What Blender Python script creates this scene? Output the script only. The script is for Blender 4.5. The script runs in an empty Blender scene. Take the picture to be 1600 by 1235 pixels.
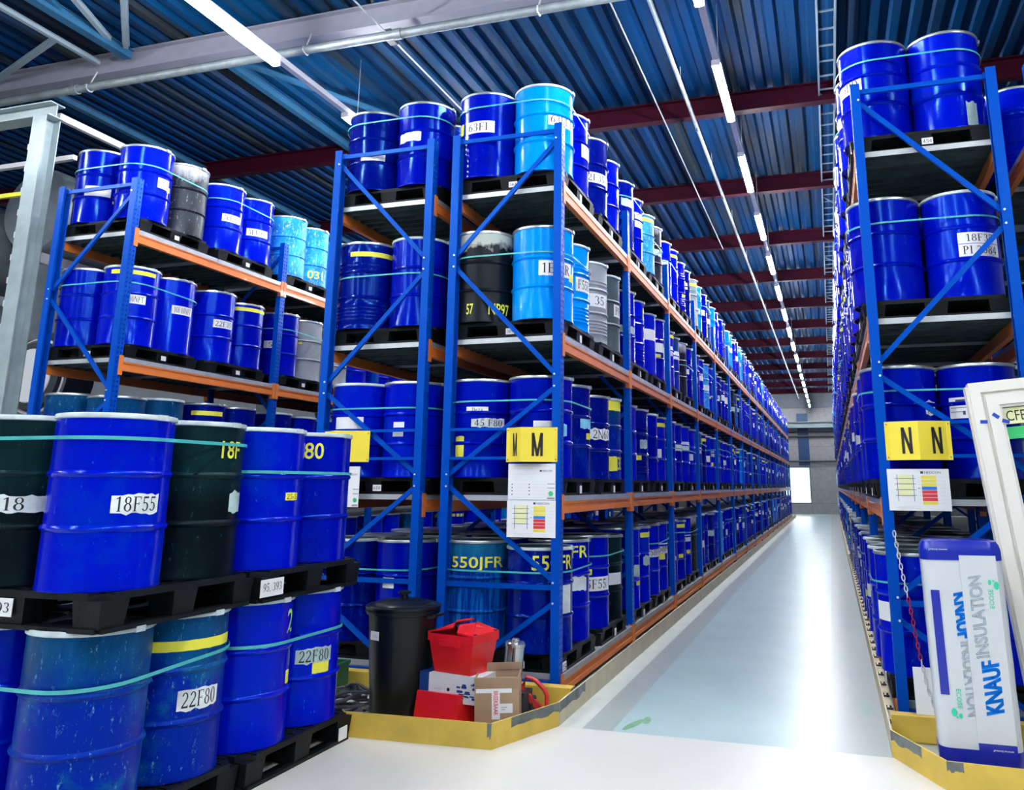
import bpy, bmesh, math, random
import numpy as np
from mathutils import Vector, Matrix
random.seed(7)
PI = math.pi
SC = bpy.context.scene
COL = SC.collection

# ---------------------------------------------------------------- camera, world, exposure
def make_camera():
    f, px, py = 1299.877, 878.654, 462.921
    yaw, pitch, roll = 0.3067, 0.22294, 0.00519
    cam = bpy.data.cameras.new('camera')
    cam.sensor_fit = 'HORIZONTAL'; cam.sensor_width = 36.0
    cam.lens = f / 1600 * 36.0
    cam.shift_x = (800 - px) / 1600; cam.shift_y = (py - 617.5) / 1600
    cam.clip_start = 0.05; cam.clip_end = 200
    o = bpy.data.objects.new('camera', cam); COL.objects.link(o)
    cy, sy = math.cos(yaw), math.sin(yaw)
    fwd = Vector((-sy * math.cos(pitch), cy * math.cos(pitch), math.sin(pitch)))
    right = Vector((cy, sy, 0)); up = right.cross(fwd)
    r = math.cos(roll) * right + math.sin(roll) * up
    u = -math.sin(roll) * right + math.cos(roll) * up
    m = Matrix((( r.x, u.x, -fwd.x, 2.17606), (r.y, u.y, -fwd.y, -6.82818), (r.z, u.z, -fwd.z, 1.70784), (0, 0, 0, 1)))
    o.matrix_world = m
    SC.camera = o
make_camera()
W = bpy.data.worlds.new('world'); SC.world = W; W.use_nodes = True
W.node_tree.nodes['Background'].inputs[0].default_value = (0.85, 0.93, 1.0, 1)
W.node_tree.nodes['Background'].inputs[1].default_value = 4.0
SC.view_settings.view_transform = 'Standard'
SC.view_settings.look = 'None'
SC.view_settings.exposure = 0.18
SC.view_settings.gamma = 1.0
SC.view_settings.use_curve_mapping = False
LAMP_STRENGTH = 170.0       # radiance of the LED strips hung over the aisles
FILL_STRENGTH = 150.0       # radiance of the unseen strips added over the loading area for fill
try:
    SC.cycles.max_bounces = 8; SC.cycles.diffuse_bounces = 4; SC.cycles.glossy_bounces = 4
    SC.cycles.sample_clamp_indirect = 6.0
except Exception:
    pass
LAMP_ROWS = (   # x, z, first start y, count, last strips brighter?
    (1.2, 6.46, 2.09 - 2.87 * 5, 21, 2.87, 1.6),
    (-3.66, 6.44, -0.92 - 2.95 * 4, 12, 2.95, 1.5),
)
FILL_ROWS = ((6.2, 6.46, -12.0, 4, 2.9, 1.6), (-8.4, 6.44, -12.0, 4, 2.9, 1.6))  # invented lamp rows outside the frame, added to brighten the front and ceiling

# ---------------------------------------------------------------- materials
MATS = {}
def _new(name):
    m = bpy.data.materials.new(name); m.use_nodes = True
    nt = m.node_tree; b = nt.nodes['Principled BSDF']
    MATS[name] = m
    return m, nt, b
def N(nt, t, **kw):
    n = nt.nodes.new(t)
    for k, v in kw.items():
        if k in ('operation', 'blend_type', 'data_type', 'noise_dimensions', 'wave_type', 'bands_direction'): setattr(n, k, v)
        else: n.inputs[k].default_value = v
    return n
def rgb(c): return (c[0], c[1], c[2], 1.0)
def coords(nt, scale=(1, 1, 1), rnd=True):
    tc = nt.nodes.new('ShaderNodeTexCoord'); mp = nt.nodes.new('ShaderNodeMapping')
    mp.inputs['Scale'].default_value = scale
    nt.links.new(tc.outputs['Object'], mp.inputs['Vector'])
    if rnd:
        oi = nt.nodes.new('ShaderNodeObjectInfo'); mu = N(nt, 'ShaderNodeMath', operation='MULTIPLY'); mu.inputs[1].default_value = 37.0
        nt.links.new(oi.outputs['Random'], mu.inputs[0]); nt.links.new(mu.outputs[0], mp.inputs['Location'])
    return mp.outputs['Vector']
def mixc(nt, fac, a, b):
    n = nt.nodes.new('ShaderNodeMix'); n.data_type = 'RGBA'
    for s, v in ((0, fac), (6, a), (7, b)):
        if hasattr(v, 'links') or hasattr(v, 'is_linked'): nt.links.new(v, n.inputs[s])
        else: n.inputs[s].default_value = v if s == 0 else rgb(v)
    return n.outputs[2]
def ramp(nt, src, p0, p1):
    n = nt.nodes.new('ShaderNodeValToRGB'); n.color_ramp.elements[0].position = p0; n.color_ramp.elements[1].position = p1
    nt.links.new(src, n.inputs[0]); return n.outputs[0]
def noise(nt, vec, scale, detail=3, rough=.55):
    n = N(nt, 'ShaderNodeTexNoise', Scale=scale, Detail=detail, Roughness=rough); nt.links.new(vec, n.inputs['Vector']); return n.outputs[0]
def plain(name, c, rough=.5, metal=0, spec=.5, coat=0, var=.0, bump=0, bscale=30, tint=None):
    m, nt, b = _new(name)
    b.inputs['Roughness'].default_value = rough; b.inputs['Metallic'].default_value = metal
    b.inputs['Specular IOR Level'].default_value = spec; b.inputs['Coat Weight'].default_value = coat
    if tint: b.inputs['Specular Tint'].default_value = rgb(tint)
    if var:
        v = coords(nt); f = ramp(nt, noise(nt, v, 5), .3, .7)
        nt.links.new(mixc(nt, f, [x * (1 - var) for x in c], [min(1, x * (1 + var)) for x in c]), b.inputs['Base Color'])
    else: b.inputs['Base Color'].default_value = rgb(c)
    if bump:
        v = coords(nt); bp = N(nt, 'ShaderNodeBump', Strength=bump, Distance=.01)
        nt.links.new(noise(nt, v, bscale), bp.inputs['Height']); nt.links.new(bp.outputs[0], b.inputs['Normal'])
    return m
def paint(name, c, worn, amount=.5, scratch=(.5, .6, .7), samt=.66, rough=.09, streak=False, tint=(.10, .38, 1), top=None, zt=.62, drip=None, spec=.38):
    """glossy drum enamel with worn patches and scratches of its own"""
    m, nt, b = _new(name)
    v = coords(nt); vs = coords(nt, (9, 9, .7) if streak else (1, 1, 1))
    lo = 1 - amount
    f = ramp(nt, noise(nt, vs, 2.6, 6, .68), lo, lo + .13)
    c1 = mixc(nt, f, c, worn)
    s = ramp(nt, noise(nt, coords(nt, (4, 4, 1.5)), 9, 8, .82), samt - .05, samt + .02)
    if top or drip:
        tc = nt.nodes.new('ShaderNodeTexCoord'); sp = nt.nodes.new('ShaderNodeSeparateXYZ'); nt.links.new(tc.outputs['Object'], sp.inputs[0])
        def zfac(src, z0, z1, amp):
            a = N(nt, 'ShaderNodeMath', operation='MULTIPLY_ADD'); nt.links.new(src, a.inputs[0]); a.inputs[1].default_value = amp; nt.links.new(sp.outputs[2], a.inputs[2])
            return ramp(nt, a.outputs[0], z0, z1)
        if top:
            fz = zfac(noise(nt, coords(nt, (1, 1, .6)), 3.5, 5, .65), zt, zt + .22, .35)
            g = ramp(nt, noise(nt, coords(nt, (2, 2, .5)), 6, 4, .7), .3, .75)
            c1 = mixc(nt, fz, c1, mixc(nt, g, top, [x * .45 for x in top]))
        if drip:
            fd = zfac(noise(nt, coords(nt, (16, 16, .35)), 1.6, 3, .6), 1.00, 1.05, 1.0)
            ft = zfac(noise(nt, coords(nt, (1, 1, 1)), 4, 4, .7), .93, 1.05, .5)
            c1 = mixc(nt, fd, c1, drip); c1 = mixc(nt, ft, c1, [x * .8 for x in drip])
    nt.links.new(mixc(nt, s, c1, scratch), b.inputs['Base Color'])
    r = N(nt, 'ShaderNodeMapRange'); r.inputs['To Min'].default_value = rough; r.inputs['To Max'].default_value = rough + .16
    nt.links.new(noise(nt, v, 4, 4), r.inputs['Value']); nt.links.new(r.outputs[0], b.inputs['Roughness'])
    b.inputs['Specular IOR Level'].default_value = spec; b.inputs['Specular Tint'].default_value = rgb(tint)
    bp = N(nt, 'ShaderNodeBump', Strength=.07, Distance=.02)
    nt.links.new(noise(nt, v, 5, 2), bp.inputs['Height']); nt.links.new(bp.outputs[0], b.inputs['Normal'])
    return m
paint('drum_cobalt', (.0001, .0045, .46), (.0001, .016, .44), .46, (.02, .17, .55), .665)
paint('drum_royal', (.0001, .003, .36), (.0001, .002, .27), .5, (.02, .14, .5), .665)
paint('drum_navy', (.0001, .003, .18), (.0005, .018, .24), .45, (.05, .17, .38), .65)
paint('drum_teal', (.0002, .012, .27), (.003, .085, .25), .50, (.16, .42, .52), .64, .28, top=(.003, .062, .18), zt=.68)
paint('drum_sky', (.0003, .25, .85), (.001, .30, .85), .5, (.35, .6, .8), .76)
paint('drum_sky_worn', (.006, .20, .74), (.03, .36, .72), .55, (.62, .68, .66), .60, .3)
paint('drum_streak', (.0005, .02, .24), (.004, .13, .46), .55, (.1, .35, .55), .72, .3, True, top=(.01, .16, .32), zt=.8)
paint('drum_black', (.0012, .0022, .0035), (.002, .006, .008), .5, (.02, .085, .11), .645, .3, tint=(.4, .8, 1), top=(.003, .020, .022), zt=.55, spec=.16)
paint('drum_black_drip', (.003, .004, .006), (.012, .014, .016), .4, (.3, .34, .32), .73, .3, True, drip=(.50, .56, .50), spec=.2, tint=(.8, .9, 1))
paint('drum_black_worn', (.004, .005, .012), (.02, .022, .04), .42, (.50, .52, .55), .64, .3, top=(.55, .56, .60), zt=.88, tint=(.8, .9, 1))
paint('drum_grey', (.24, .27, .29), (.30, .33, .34), .5, (.5, .5, .5), .8, .4, tint=(.8, .9, 1))
paint('drum_dark_grey', (.06, .085, .09), (.10, .13, .14), .5, (.3, .3, .3), .8, .35, tint=(.8, .9, 1))
plain('ring_steel', (.50, .56, .55), .3, .75, var=.3)
plain('ring_white', (.50, .60, .62), .45, .1, var=.35)
plain('lid_dark', (.05, .09, .12), .5, var=.4)
plain('pallet_black', (.0035, .0055, .007), .5, spec=.2, var=.4, bump=.3, bscale=60)
plain('paper_white', (.78, .80, .80), .6, var=.04)
plain('paper_ragged', (.66, .72, .72), .65, var=.3)
plain('paper_grey', (.40, .55, .52), .65, var=.35)
plain('label_blue', (.22, .60, .78), .6, var=.3)
plain('tape_yellow', (.80, .78, .06), .55, var=.1)
plain('stencil_green', (.35, .62, .12), .6, var=.3)
plain('ink_black', (.008, .008, .009), .6)
plain('strap_teal', (.06, .40, .40), .35, var=.15)
plain('rack_blue', (.0003, .060, .42), .36, tint=(.10, .40, 1))
plain('beam_orange', (.72, .20, .035), .42, coat=.1, var=.06)
plain('galvanised', (.52, .56, .57), .38, .45, var=.14)
plain('deck_shade', (.055, .085, .09), .6, .2, spec=.2, var=.4)  # shade under the shelves put into the colour of the zinc underside
plain('bolt_white', (.8, .85, .9), .3, .5)
plain('plate_yellow', (.84, .68, .05), .42)
plain('guard_yellow', (.66, .46, .07), .45, var=.12)
plain('guard_scraped', (.16, .18, .17), .5, .3, var=.5)
plain('guard_cream', (.62, .55, .36), .5, var=.1)
plain('board_white', (.80, .82, .83), .35)
plain('print_grey', (.62, .66, .68), .6)
plain('print_dark', (.05, .06, .10), .6)
plain('print_yellow', (.80, .70, .08), .5)
plain('print_pale', (.78, .80, .42), .5)
plain('print_blue', (.01, .18, .62), .5)
plain('print_red', (.68, .035, .05), .5)
plain('print_green', (.03, .48, .14), .5)
plain('print_mint', (.02, .62, .36), .5)
plain('bin_black', (.003, .006, .007), .32, spec=.25, var=.3, coat=.1)
plain('tub_red', (.75, .012, .014), .32, coat=.1, var=.05)
plain('box_white', (.72, .75, .78), .45)
plain('box_blue', (.005, .05, .22), .4)
plain('cardboard', (.36, .24, .15), .75, var=.08, bump=.1)
plain('cardboard_dark', (.20, .13, .08), .8)
plain('steel', (.62, .63, .62), .22, .9)
plain('handle_red', (.62, .03, .03), .35)
plain('hose_grey', (.06, .055, .075), .5)
plain('crate_green', (.01, .12, .045), .45)
plain('wrap_white', (.62, .66, .68), .28, coat=.3, bump=.35, bscale=9)
plain('wrap_blue', (.003, .015, .36), .25, coat=.3, bump=.35, bscale=9)
plain('knauf_blue', (.004, .24, .85), .4, spec=.2)
plain('outline_grey', (.36, .48, .58), .4)
plain('frame_white', (.76, .75, .68), .35)
plain('tape_blue', (.003, .05, .42), .5)
plain('chain_white', (.75, .75, .75), .4)
plain('chain_red', (.42, .01, .04), .4)
plain('column_grey', (.34, .42, .44), .42, .25, var=.12)
plain('tank_grey', (.16, .19, .22), .4, .2, var=.15)
plain('rubber_dark', (.03, .04, .05), .55)
plain('beam_red', (.034, .0015, .010), .5, spec=.15, var=.15)
plain('beam_pale', (.22, .22, .28), .5, var=.06)
plain('pipe_grey', (.27, .31, .33), .42, .4, var=.25)
plain('roof_steel', (.02, .11, .22), .5, .2, var=.15)
plain('ladder_grey', (.28, .36, .42), .45, .3)
plain('rail_white', (.62, .62, .66), .4)
plain('wall_grey', (.40, .40, .41), .8, var=.10, bump=.2, bscale=8)
plain('wall_pale', (.22, .25, .29), .8, var=.06)
plain('panel_blue', (.012, .06, .18), .45)
plain('girder_grey', (.20, .27, .28), .5)
plain('window_frame_dark', (.06, .07, .08), .5)
plain('ground_pale', (.62, .64, .64), .8)
plain('far_building', (.40, .58, .70), .8, var=.2)
def glass(name, tint=(.95, .98, 1)):
    m, nt, b = _new(name)
    b.inputs['Base Color'].default_value = rgb(tint); b.inputs['Transmission Weight'].default_value = 1
    b.inputs['Roughness'].default_value = 0.0; b.inputs['IOR'].default_value = 1.05
glass('glass_clear'); glass('glass_green', (.8, .9, .85))
def emit(name, c, s):
    m, nt, b = _new(name)
    b.inputs['Base Color'].default_value = (0, 0, 0, 1); b.inputs['Emission Color'].default_value = rgb(c); b.inputs['Emission Strength'].default_value = s
emit('led', (.93, .96, 1.0), LAMP_STRENGTH)
emit('led_fill', (.95, .97, 1.0), FILL_STRENGTH)
def ceiling_mat():
    m, nt, b = _new('deck_blue')
    v = coords(nt, (1.6, .12, 1.6), False)
    f = ramp(nt, noise(nt, v, 1.3, 5, .65), .50, .66)
    base = mixc(nt, ramp(nt, noise(nt, coords(nt, (.25, .05, 1), False), 1.0, 2), .35, .65), (.0008, .028, .115), (.0016, .038, .105))
    nt.links.new(mixc(nt, f, base, (.020, .026, .032)), b.inputs['Base Color'])
    b.inputs['Roughness'].default_value = .5; b.inputs['Specular IOR Level'].default_value = .12; b.inputs['Specular Tint'].default_value = (.1, .5, 1, 1)
ceiling_mat()
def floor_mats():
    m, nt, b = _new('floor_cream')
    v = coords(nt, (1, 1, 1), False)
    c = mixc(nt, ramp(nt, noise(nt, v, .8, 4), .35, .7), (.66, .65, .58), (.72, .71, .65))
    d = ramp(nt, noise(nt, coords(nt, (5, 1, 1), False), 3.2, 6, .7), .70, .78)
    nt.links.new(mixc(nt, d, c, (.45, .43, .36)), b.inputs['Base Color']); b.inputs['Roughness'].default_value = .32
    m, nt, b = _new('floor_lane')
    v = coords(nt, (1, 1, 1), False)
    c = mixc(nt, ramp(nt, noise(nt, v, 1.1, 5), .3, .7), (.38, .52, .52), (.46, .60, .60))
    nt.links.new(c, b.inputs['Base Color']); b.inputs['Roughness'].default_value = .30; b.inputs['Specular IOR Level'].default_value = .4
    bp = N(nt, 'ShaderNodeBump', Strength=.06, Distance=.02); nt.links.new(noise(nt, coords(nt, (1, .35, 1), False), 3.0, 2), bp.inputs['Height'])
    nt.links.new(bp.outputs[0], b.inputs['Normal'])
    m, nt, b = _new('floor_band')
    v = coords(nt, (2, .5, 1), False)
    c = mixc(nt, ramp(nt, noise(nt, v, 1.2, 5), .35, .7), (.36, .42, .40), (.42, .45, .42))
    nt.links.new(mixc(nt, ramp(nt, noise(nt, coords(nt, (1.6, .7, 1), False), 1.4, 2), .64, .70), c, (.26, .46, .36)), b.inputs['Base Color'])
    b.inputs['Roughness'].default_value = .3
    plain('floor_edge', (.62, .66, .60), .35, var=.06)
    plain('floor_green', (.20, .42, .24), .4, var=.2)
    plain('floor_dark', (.10, .12, .13), .6, var=.2)
floor_mats()

# ---------------------------------------------------------------- mesh helpers
class MB:
    def __init__(s): s.v = []; s.f = []; s.m = []
    def add(s, vs, fs, mi=0):
        o = len(s.v); s.v += [tuple(v) for v in vs]; s.f += [tuple(i + o for i in f) for f in fs]; s.m += [mi] * len(fs); return s
    def box(s, a, b, mi=0):
        x0, y0, z0 = a; x1, y1, z1 = b
        return s.add([(x0,y0,z0),(x1,y0,z0),(x1,y1,z0),(x0,y1,z0),(x0,y0,z1),(x1,y0,z1),(x1,y1,z1),(x0,y1,z1)],
              [(0,3,2,1),(4,5,6,7),(0,1,5,4),(1,2,6,5),(2,3,7,6),(3,0,4,7)], mi)
    def bar(s, p, q, w, t, ref=(0, 1, 0), mi=0):
        """box from p to q; thickness t along ref, width w across"""
        p, q = Vector(p), Vector(q); d = (q - p).normalized(); r = Vector(ref); r = (r - d * r.dot(d)).normalized(); u = d.cross(r)
        vs = []
        for e in (p, q):
            for a, b in ((-1,-1),(1,-1),(1,1),(-1,1)): vs.append(e + u * (a * w / 2) + r * (b * t / 2))
        return s.add(vs, [(0,1,2,3),(7,6,5,4),(0,4,5,1),(1,5,6,2),(2,6,7,3),(3,7,4,0)], mi)
    def tube(s, pts, r, n=8, mi=0, closed=False):
        pts = [Vector(p) for p in pts]; k = len(pts); vs = []; fs = []
        for i, p in enumerate(pts):
            if closed: d = pts[(i + 1) % k] - pts[i - 1]
            else: d = pts[min(i + 1, k - 1)] - pts[max(i - 1, 0)]
            d.normalize(); ref = Vector((0, 0, 1)) if abs(d.z) < .9 else Vector((1, 0, 0))
            a = d.cross(ref).normalized(); b = d.cross(a)
            for j in range(n): vs.append(p + a * (r * math.cos(2*PI*j/n)) + b * (r * math.sin(2*PI*j/n)))
        for i in range(k if closed else k - 1):
            for j in range(n): fs.append((i*n+j, i*n+(j+1)%n, ((i+1)%k)*n+(j+1)%n, ((i+1)%k)*n+j))
        if not closed: fs += [tuple(range(n))[::-1], tuple(range((k-1)*n, k*n))]
        return s.add(vs, fs, mi)
    def lathe(s, prof, n=32, mi=0, c=(0, 0)):
        """prof: (r, z) from the bottom up; r=0 makes a pole"""
        vs = []; idx = []
        for r, z in prof:
            if r <= 1e-6: idx.append([len(vs)] * n); vs.append((c[0], c[1], z))
            else:
                idx.append(list(range(len(vs), len(vs) + n)))
                vs += [(c[0] + r*math.cos(2*PI*j/n), c[1] + r*math.sin(2*PI*j/n), z) for j in range(n)]
        fs = []
        for i in range(len(prof) - 1):
            a, b = idx[i], idx[i+1]
            for j in range(n):
                q = [a[j], a[(j+1)%n], b[(j+1)%n], b[j]]; u = []
                for t in q:
                    if t not in u: u.append(t)
                if len(u) > 2: fs.append(tuple(u))
        return s.add(vs, fs, mi)
    def prism(s, poly, z0, z1, mi=0):
        n = len(poly)
        vs = [(x, y, z0) for x, y in poly] + [(x, y, z1) for x, y in poly]
        return s.add(vs, [tuple(range(n))[::-1], tuple(range(n, 2*n))] + [(i, (i+1)%n, n+(i+1)%n, n+i) for i in range(n)], mi)
    def mesh(s, name, mats, smooth=False):
        me = bpy.data.meshes.new(name); me.from_pydata(s.v, [], s.f)
        for m in (mats if isinstance(mats, (list, tuple)) else [mats]): me.materials.append(MATS[m])
        if len(me.materials) > 1: me.polygons.foreach_set('material_index', s.m)
        if smooth:
            me.polygons.foreach_set('use_smooth', [True] * len(me.polygons))
            try: me.set_sharp_from_angle(angle=math.radians(38))
            except Exception: pass
        me.update(); return me
def ob(name, me, parent=None, loc=(0, 0, 0), rot=None):
    o = bpy.data.objects.new(name, me); COL.objects.link(o)
    o.location = loc
    if rot: o.rotation_euler = rot
    if parent is not None: o.parent = parent
    return o
def tag(o, label, cat, group=None, kind=None):
    o['label'] = label; o['category'] = cat
    if group: o['group'] = group
    if kind: o['kind'] = kind
    return o
def thing(name, label, cat, loc=(0, 0, 0), rz=0, group=None):
    o = ob(name, None, None, loc, (0, 0, rz)); o.empty_display_size = .1
    return tag(o, label, cat, group)
def struct(name, me, label, cat, parent=None):
    o = ob(name, me, parent); o['kind'] = 'structure'
    if parent is None: o['label'] = label; o['category'] = cat
    return o


# ---- a small serif stroke face for the printed drum labels (drawn here, no font file)
def _line(p, q, w):
    (x0, y0), (x1, y1) = p, q; L = math.hypot(x1-x0, y1-y0); nx, ny = -(y1-y0)/L*w/2, (x1-x0)/L*w/2
    return [[(x0-nx, y0-ny), (x1-nx, y1-ny), (x1+nx, y1+ny), (x0+nx, y0+ny)]]
def _rect(x0, y0, x1, y1): return [[(x0, y0), (x1, y0), (x1, y1), (x0, y1)]]
def _arc(cx, cy, rx, ry, a0, a1, ws, wt, n=12):
    o = []; a0, a1 = math.radians(a0), math.radians(a1)
    for i in range(n):
        a, b = a0 + (a1-a0)*i/n, a0 + (a1-a0)*(i+1)/n
        P = lambda t, k: (cx + (rx - ws*k)*math.cos(t), cy + (ry - wt*k)*math.sin(t))
        o.append([P(a, 1), P(a, 0), P(b, 0), P(b, 1)] if a1 > a0 else [P(a, 0), P(a, 1), P(b, 1), P(b, 0)])
    return o
def _stem(x, w=.12, y0=0, y1=1): return _rect(x, y0, x+w, y1) + _rect(x-.07, y0, x+w+.07, y0+.045) + _rect(x-.07, y1-.045, x+w+.07, y1)
def _armt(x0, x1, y): return _rect(x0, y-.05, x1, y) + _rect(x1-.04, y-.2, x1, y)
def _armb(x0, x1, y): return _rect(x0, y, x1, y+.05) + _rect(x1-.04, y, x1, y+.22)
SERIF = {
 '0': (.56, _arc(.28, .5, .26, .5, 0, 360, .13, .05, 20)), '1': (.46, _stem(.18) [:2] + _rect(.18, .9, .30, 1) + _line((.06, .84), (.24, .97), .06)),
 '2': (.56, _arc(.27, .72, .23, .28, 170, -45, .11, .06) + _line((.40, .54), (.07, .08), .09) + _rect(.03, 0, .5, .12) + _rect(.47, 0, .52, .2)),
 '3': (.54, _arc(.25, .75, .21, .25, 160, -85, .11, .05) + _arc(.24, .27, .25, .27, 88, -150, .12, .05)),
 '4': (.58, _line((.36, .97), (.05, .30), .06) + _rect(.02, .24, .54, .33) + _rect(.31, 0, .43, 1)),
 '5': (.54, _rect(.12, .88, .5, 1) + _rect(.10, .5, .16, .95) + _arc(.24, .31, .26, .31, 115, -150, .12, .06)),
 '6': (.56, _arc(.28, .31, .25, .31, 0, 360, .12, .05, 18) + _arc(.50, .35, .47, .62, 100, 185, .12, .06)),
 '7': (.54, _rect(.04, .88, .52, 1) + _line((.47, .9), (.2, 0), .10) + _rect(.04, .8, .08, 1)),
 '8': (.56, _arc(.28, .75, .21, .25, 0, 360, .10, .05, 16) + _arc(.28, .27, .25, .28, 0, 360, .12, .05, 16)),
 '9': (.56, _arc(.28, .69, .25, .31, 0, 360, .12, .05, 18) + _arc(.06, .65, .47, .62, 280, 365, .12, .06)),
 'F': (.60, _stem(.10) + _armt(.1, .56, 1) + _rect(.2, .49, .42, .54) + _rect(.40, .41, .44, .62)), 'E': (.64, _stem(.10) + _armt(.1, .56, 1) + _armb(.1, .6, 0) + _rect(.2, .49, .42, .54) + _rect(.40, .41, .44, .62)),
 'L': (.60, _stem(.10) + _armb(.1, .58, 0)), 'I': (.34, _stem(.11)), 'T': (.64, _stem(.26) + _armt(.3, .62, 1) + _rect(.02, .95, .3, 1) + _rect(.02, .8, .06, 1)),
 'P': (.60, _stem(.10) + _arc(.26, .73, .29, .27, 90, -90, .12, .05) + _rect(.2, .95, .27, 1) + _rect(.2, .46, .27, .51)),
 'R': (.68, _stem(.10) + _arc(.26, .75, .28, .25, 90, -90, .12, .05) + _rect(.2, .95, .27, 1) + _rect(.2, .5, .27, .55) + _line((.32, .52), (.60, .02), .12) + _rect(.52, 0, .68, .045)),
 'N': (.74, _stem(.08, .05) + _stem(.60, .05) + _line((.10, .97), (.62, .03), .13)), 'M': (.88, _stem(.08, .05) + _stem(.70, .12) + _line((.12, .97), (.42, .05), .12) + _line((.44, .05), (.74, .97), .05)),
 'C': (.66, _arc(.34, .5, .31, .5, 50, 310, .13, .05, 18) + _rect(.54, .68, .58, .98)), 'D': (.72, _stem(.10) + _arc(.26, .5, .40, .5, 90, -90, .13, .05, 16) + _rect(.2, .95, .27, 1) + _rect(.2, 0, .27, .05)),
 'S': (.54, _arc(.26, .74, .2, .26, 20, 270, .11, .05) + _arc(.26, .26, .22, .26, 90, -160, .12, .05)),
 '-': (.36, _rect(.05, .34, .31, .42)), ' ': (.26, []), ',': (.24, _rect(.06, 0, .17, .12) + _line((.15, .06), (.07, -.14), .05)),
 'e': (.46, _arc(.23, .32, .2, .33, 20, 320, .10, .05, 14) + _rect(.06, .32, .42, .37)), 'z': (.46, _rect(.04, .57, .42, .64) + _rect(.03, 0, .43, .06) + _line((.38, .6), (.08, .04), .08)),
 'a': (.46, _arc(.2, .2, .17, .2, 0, 360, .09, .05, 12) + _rect(.31, 0, .40, .5) + _arc(.22, .46, .18, .2, 160, 0, .09, .05, 8)),
}
BLOCK = {'M': (.86, _rect(0, 0, .2, 1) + _rect(.66, 0, .86, 1) + [[(.0, 1), (.33, .0), (.53, 0), (.2, 1)], [(.86, 1), (.66, 1), (.33, 0), (.53, 0)]]),
 'N': (.70, _rect(0, 0, .19, 1) + _rect(.51, 0, .70, 1) + [[(0, 1), (.50, 0), (.70, 0), (.2, 1)]]), 'L': (.6, _rect(0, 0, .2, 1) + _rect(.2, 0, .6, .17))}
def stroke_text(txt, face):
    v, f, x = [], [], 0
    for ch in txt:
        w, polys = face[ch]
        for p in polys: f.append(tuple(range(len(v), len(v) + len(p)))); v += [(a + x, b, 0) for a, b in p]
        x += w + .05
    vs = np.array(v); lo, hi = vs.min(0), vs.max(0); c = (lo + hi)/2
    return vs - np.array([c[0], c[1], 0]), f, hi[0]-lo[0], hi[1]-lo[1]

TEXTS = {}
def text_data(txt, outline=False, bold=0.0):
    """unit-height outline of the words, centred, as (verts, faces)"""
    k = (txt, outline, bold)
    if k in TEXTS: return TEXTS[k]
    face = {'serif': SERIF, 'block': BLOCK}.get(outline)
    if face and all(c in face for c in txt): TEXTS[k] = stroke_text(txt, face); return TEXTS[k]
    if face: outline = False
    cu = bpy.data.curves.new('lettering', 'FONT'); cu.body = txt; cu.size = 1; cu.align_x = 'CENTER'; cu.align_y = 'CENTER'
    cu.resolution_u = 3; cu.offset = bold
    if outline == 'bold': cu.offset = .02
    elif outline: cu.fill_mode = 'NONE'; cu.bevel_depth = .02; cu.bevel_resolution = 0
    o = bpy.data.objects.new('lettering', cu); COL.objects.link(o)
    dg = bpy.context.evaluated_depsgraph_get(); me = bpy.data.meshes.new_from_object(o.evaluated_get(dg))
    vs = np.array([v.co[:] for v in me.vertices]) if len(me.vertices) else np.zeros((1, 3))
    fs = [tuple(p.vertices) for p in me.polygons]
    bpy.data.objects.remove(o); bpy.data.curves.remove(cu); bpy.data.meshes.remove(me)
    if outline == 'bold':
        n = len(vs); fs = [tuple(i + k * n for i in f) for k in range(3) for f in fs]; vs = np.concatenate([vs + np.array([d, 0, 0]) for d in (-.045, 0, .045)])
    lo, hi = vs.min(0), vs.max(0); c = (lo + hi) / 2; vs = vs - np.array([c[0], c[1], 0])
    TEXTS[k] = (vs, fs, hi[0] - lo[0], hi[1] - lo[1]); return TEXTS[k]
def text_flat(txt, w, h, to, outline=False, bold=0.0):
    """words fitted into w x h; `to(x, y)` puts a flat point on its surface"""
    vs, fs, tw, th = text_data(txt, outline, bold)
    mb = MB(); mb.add([to(v[0] * w / tw, v[1] * h / th, v[2] * h / th) for v in vs], fs); return mb

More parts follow.
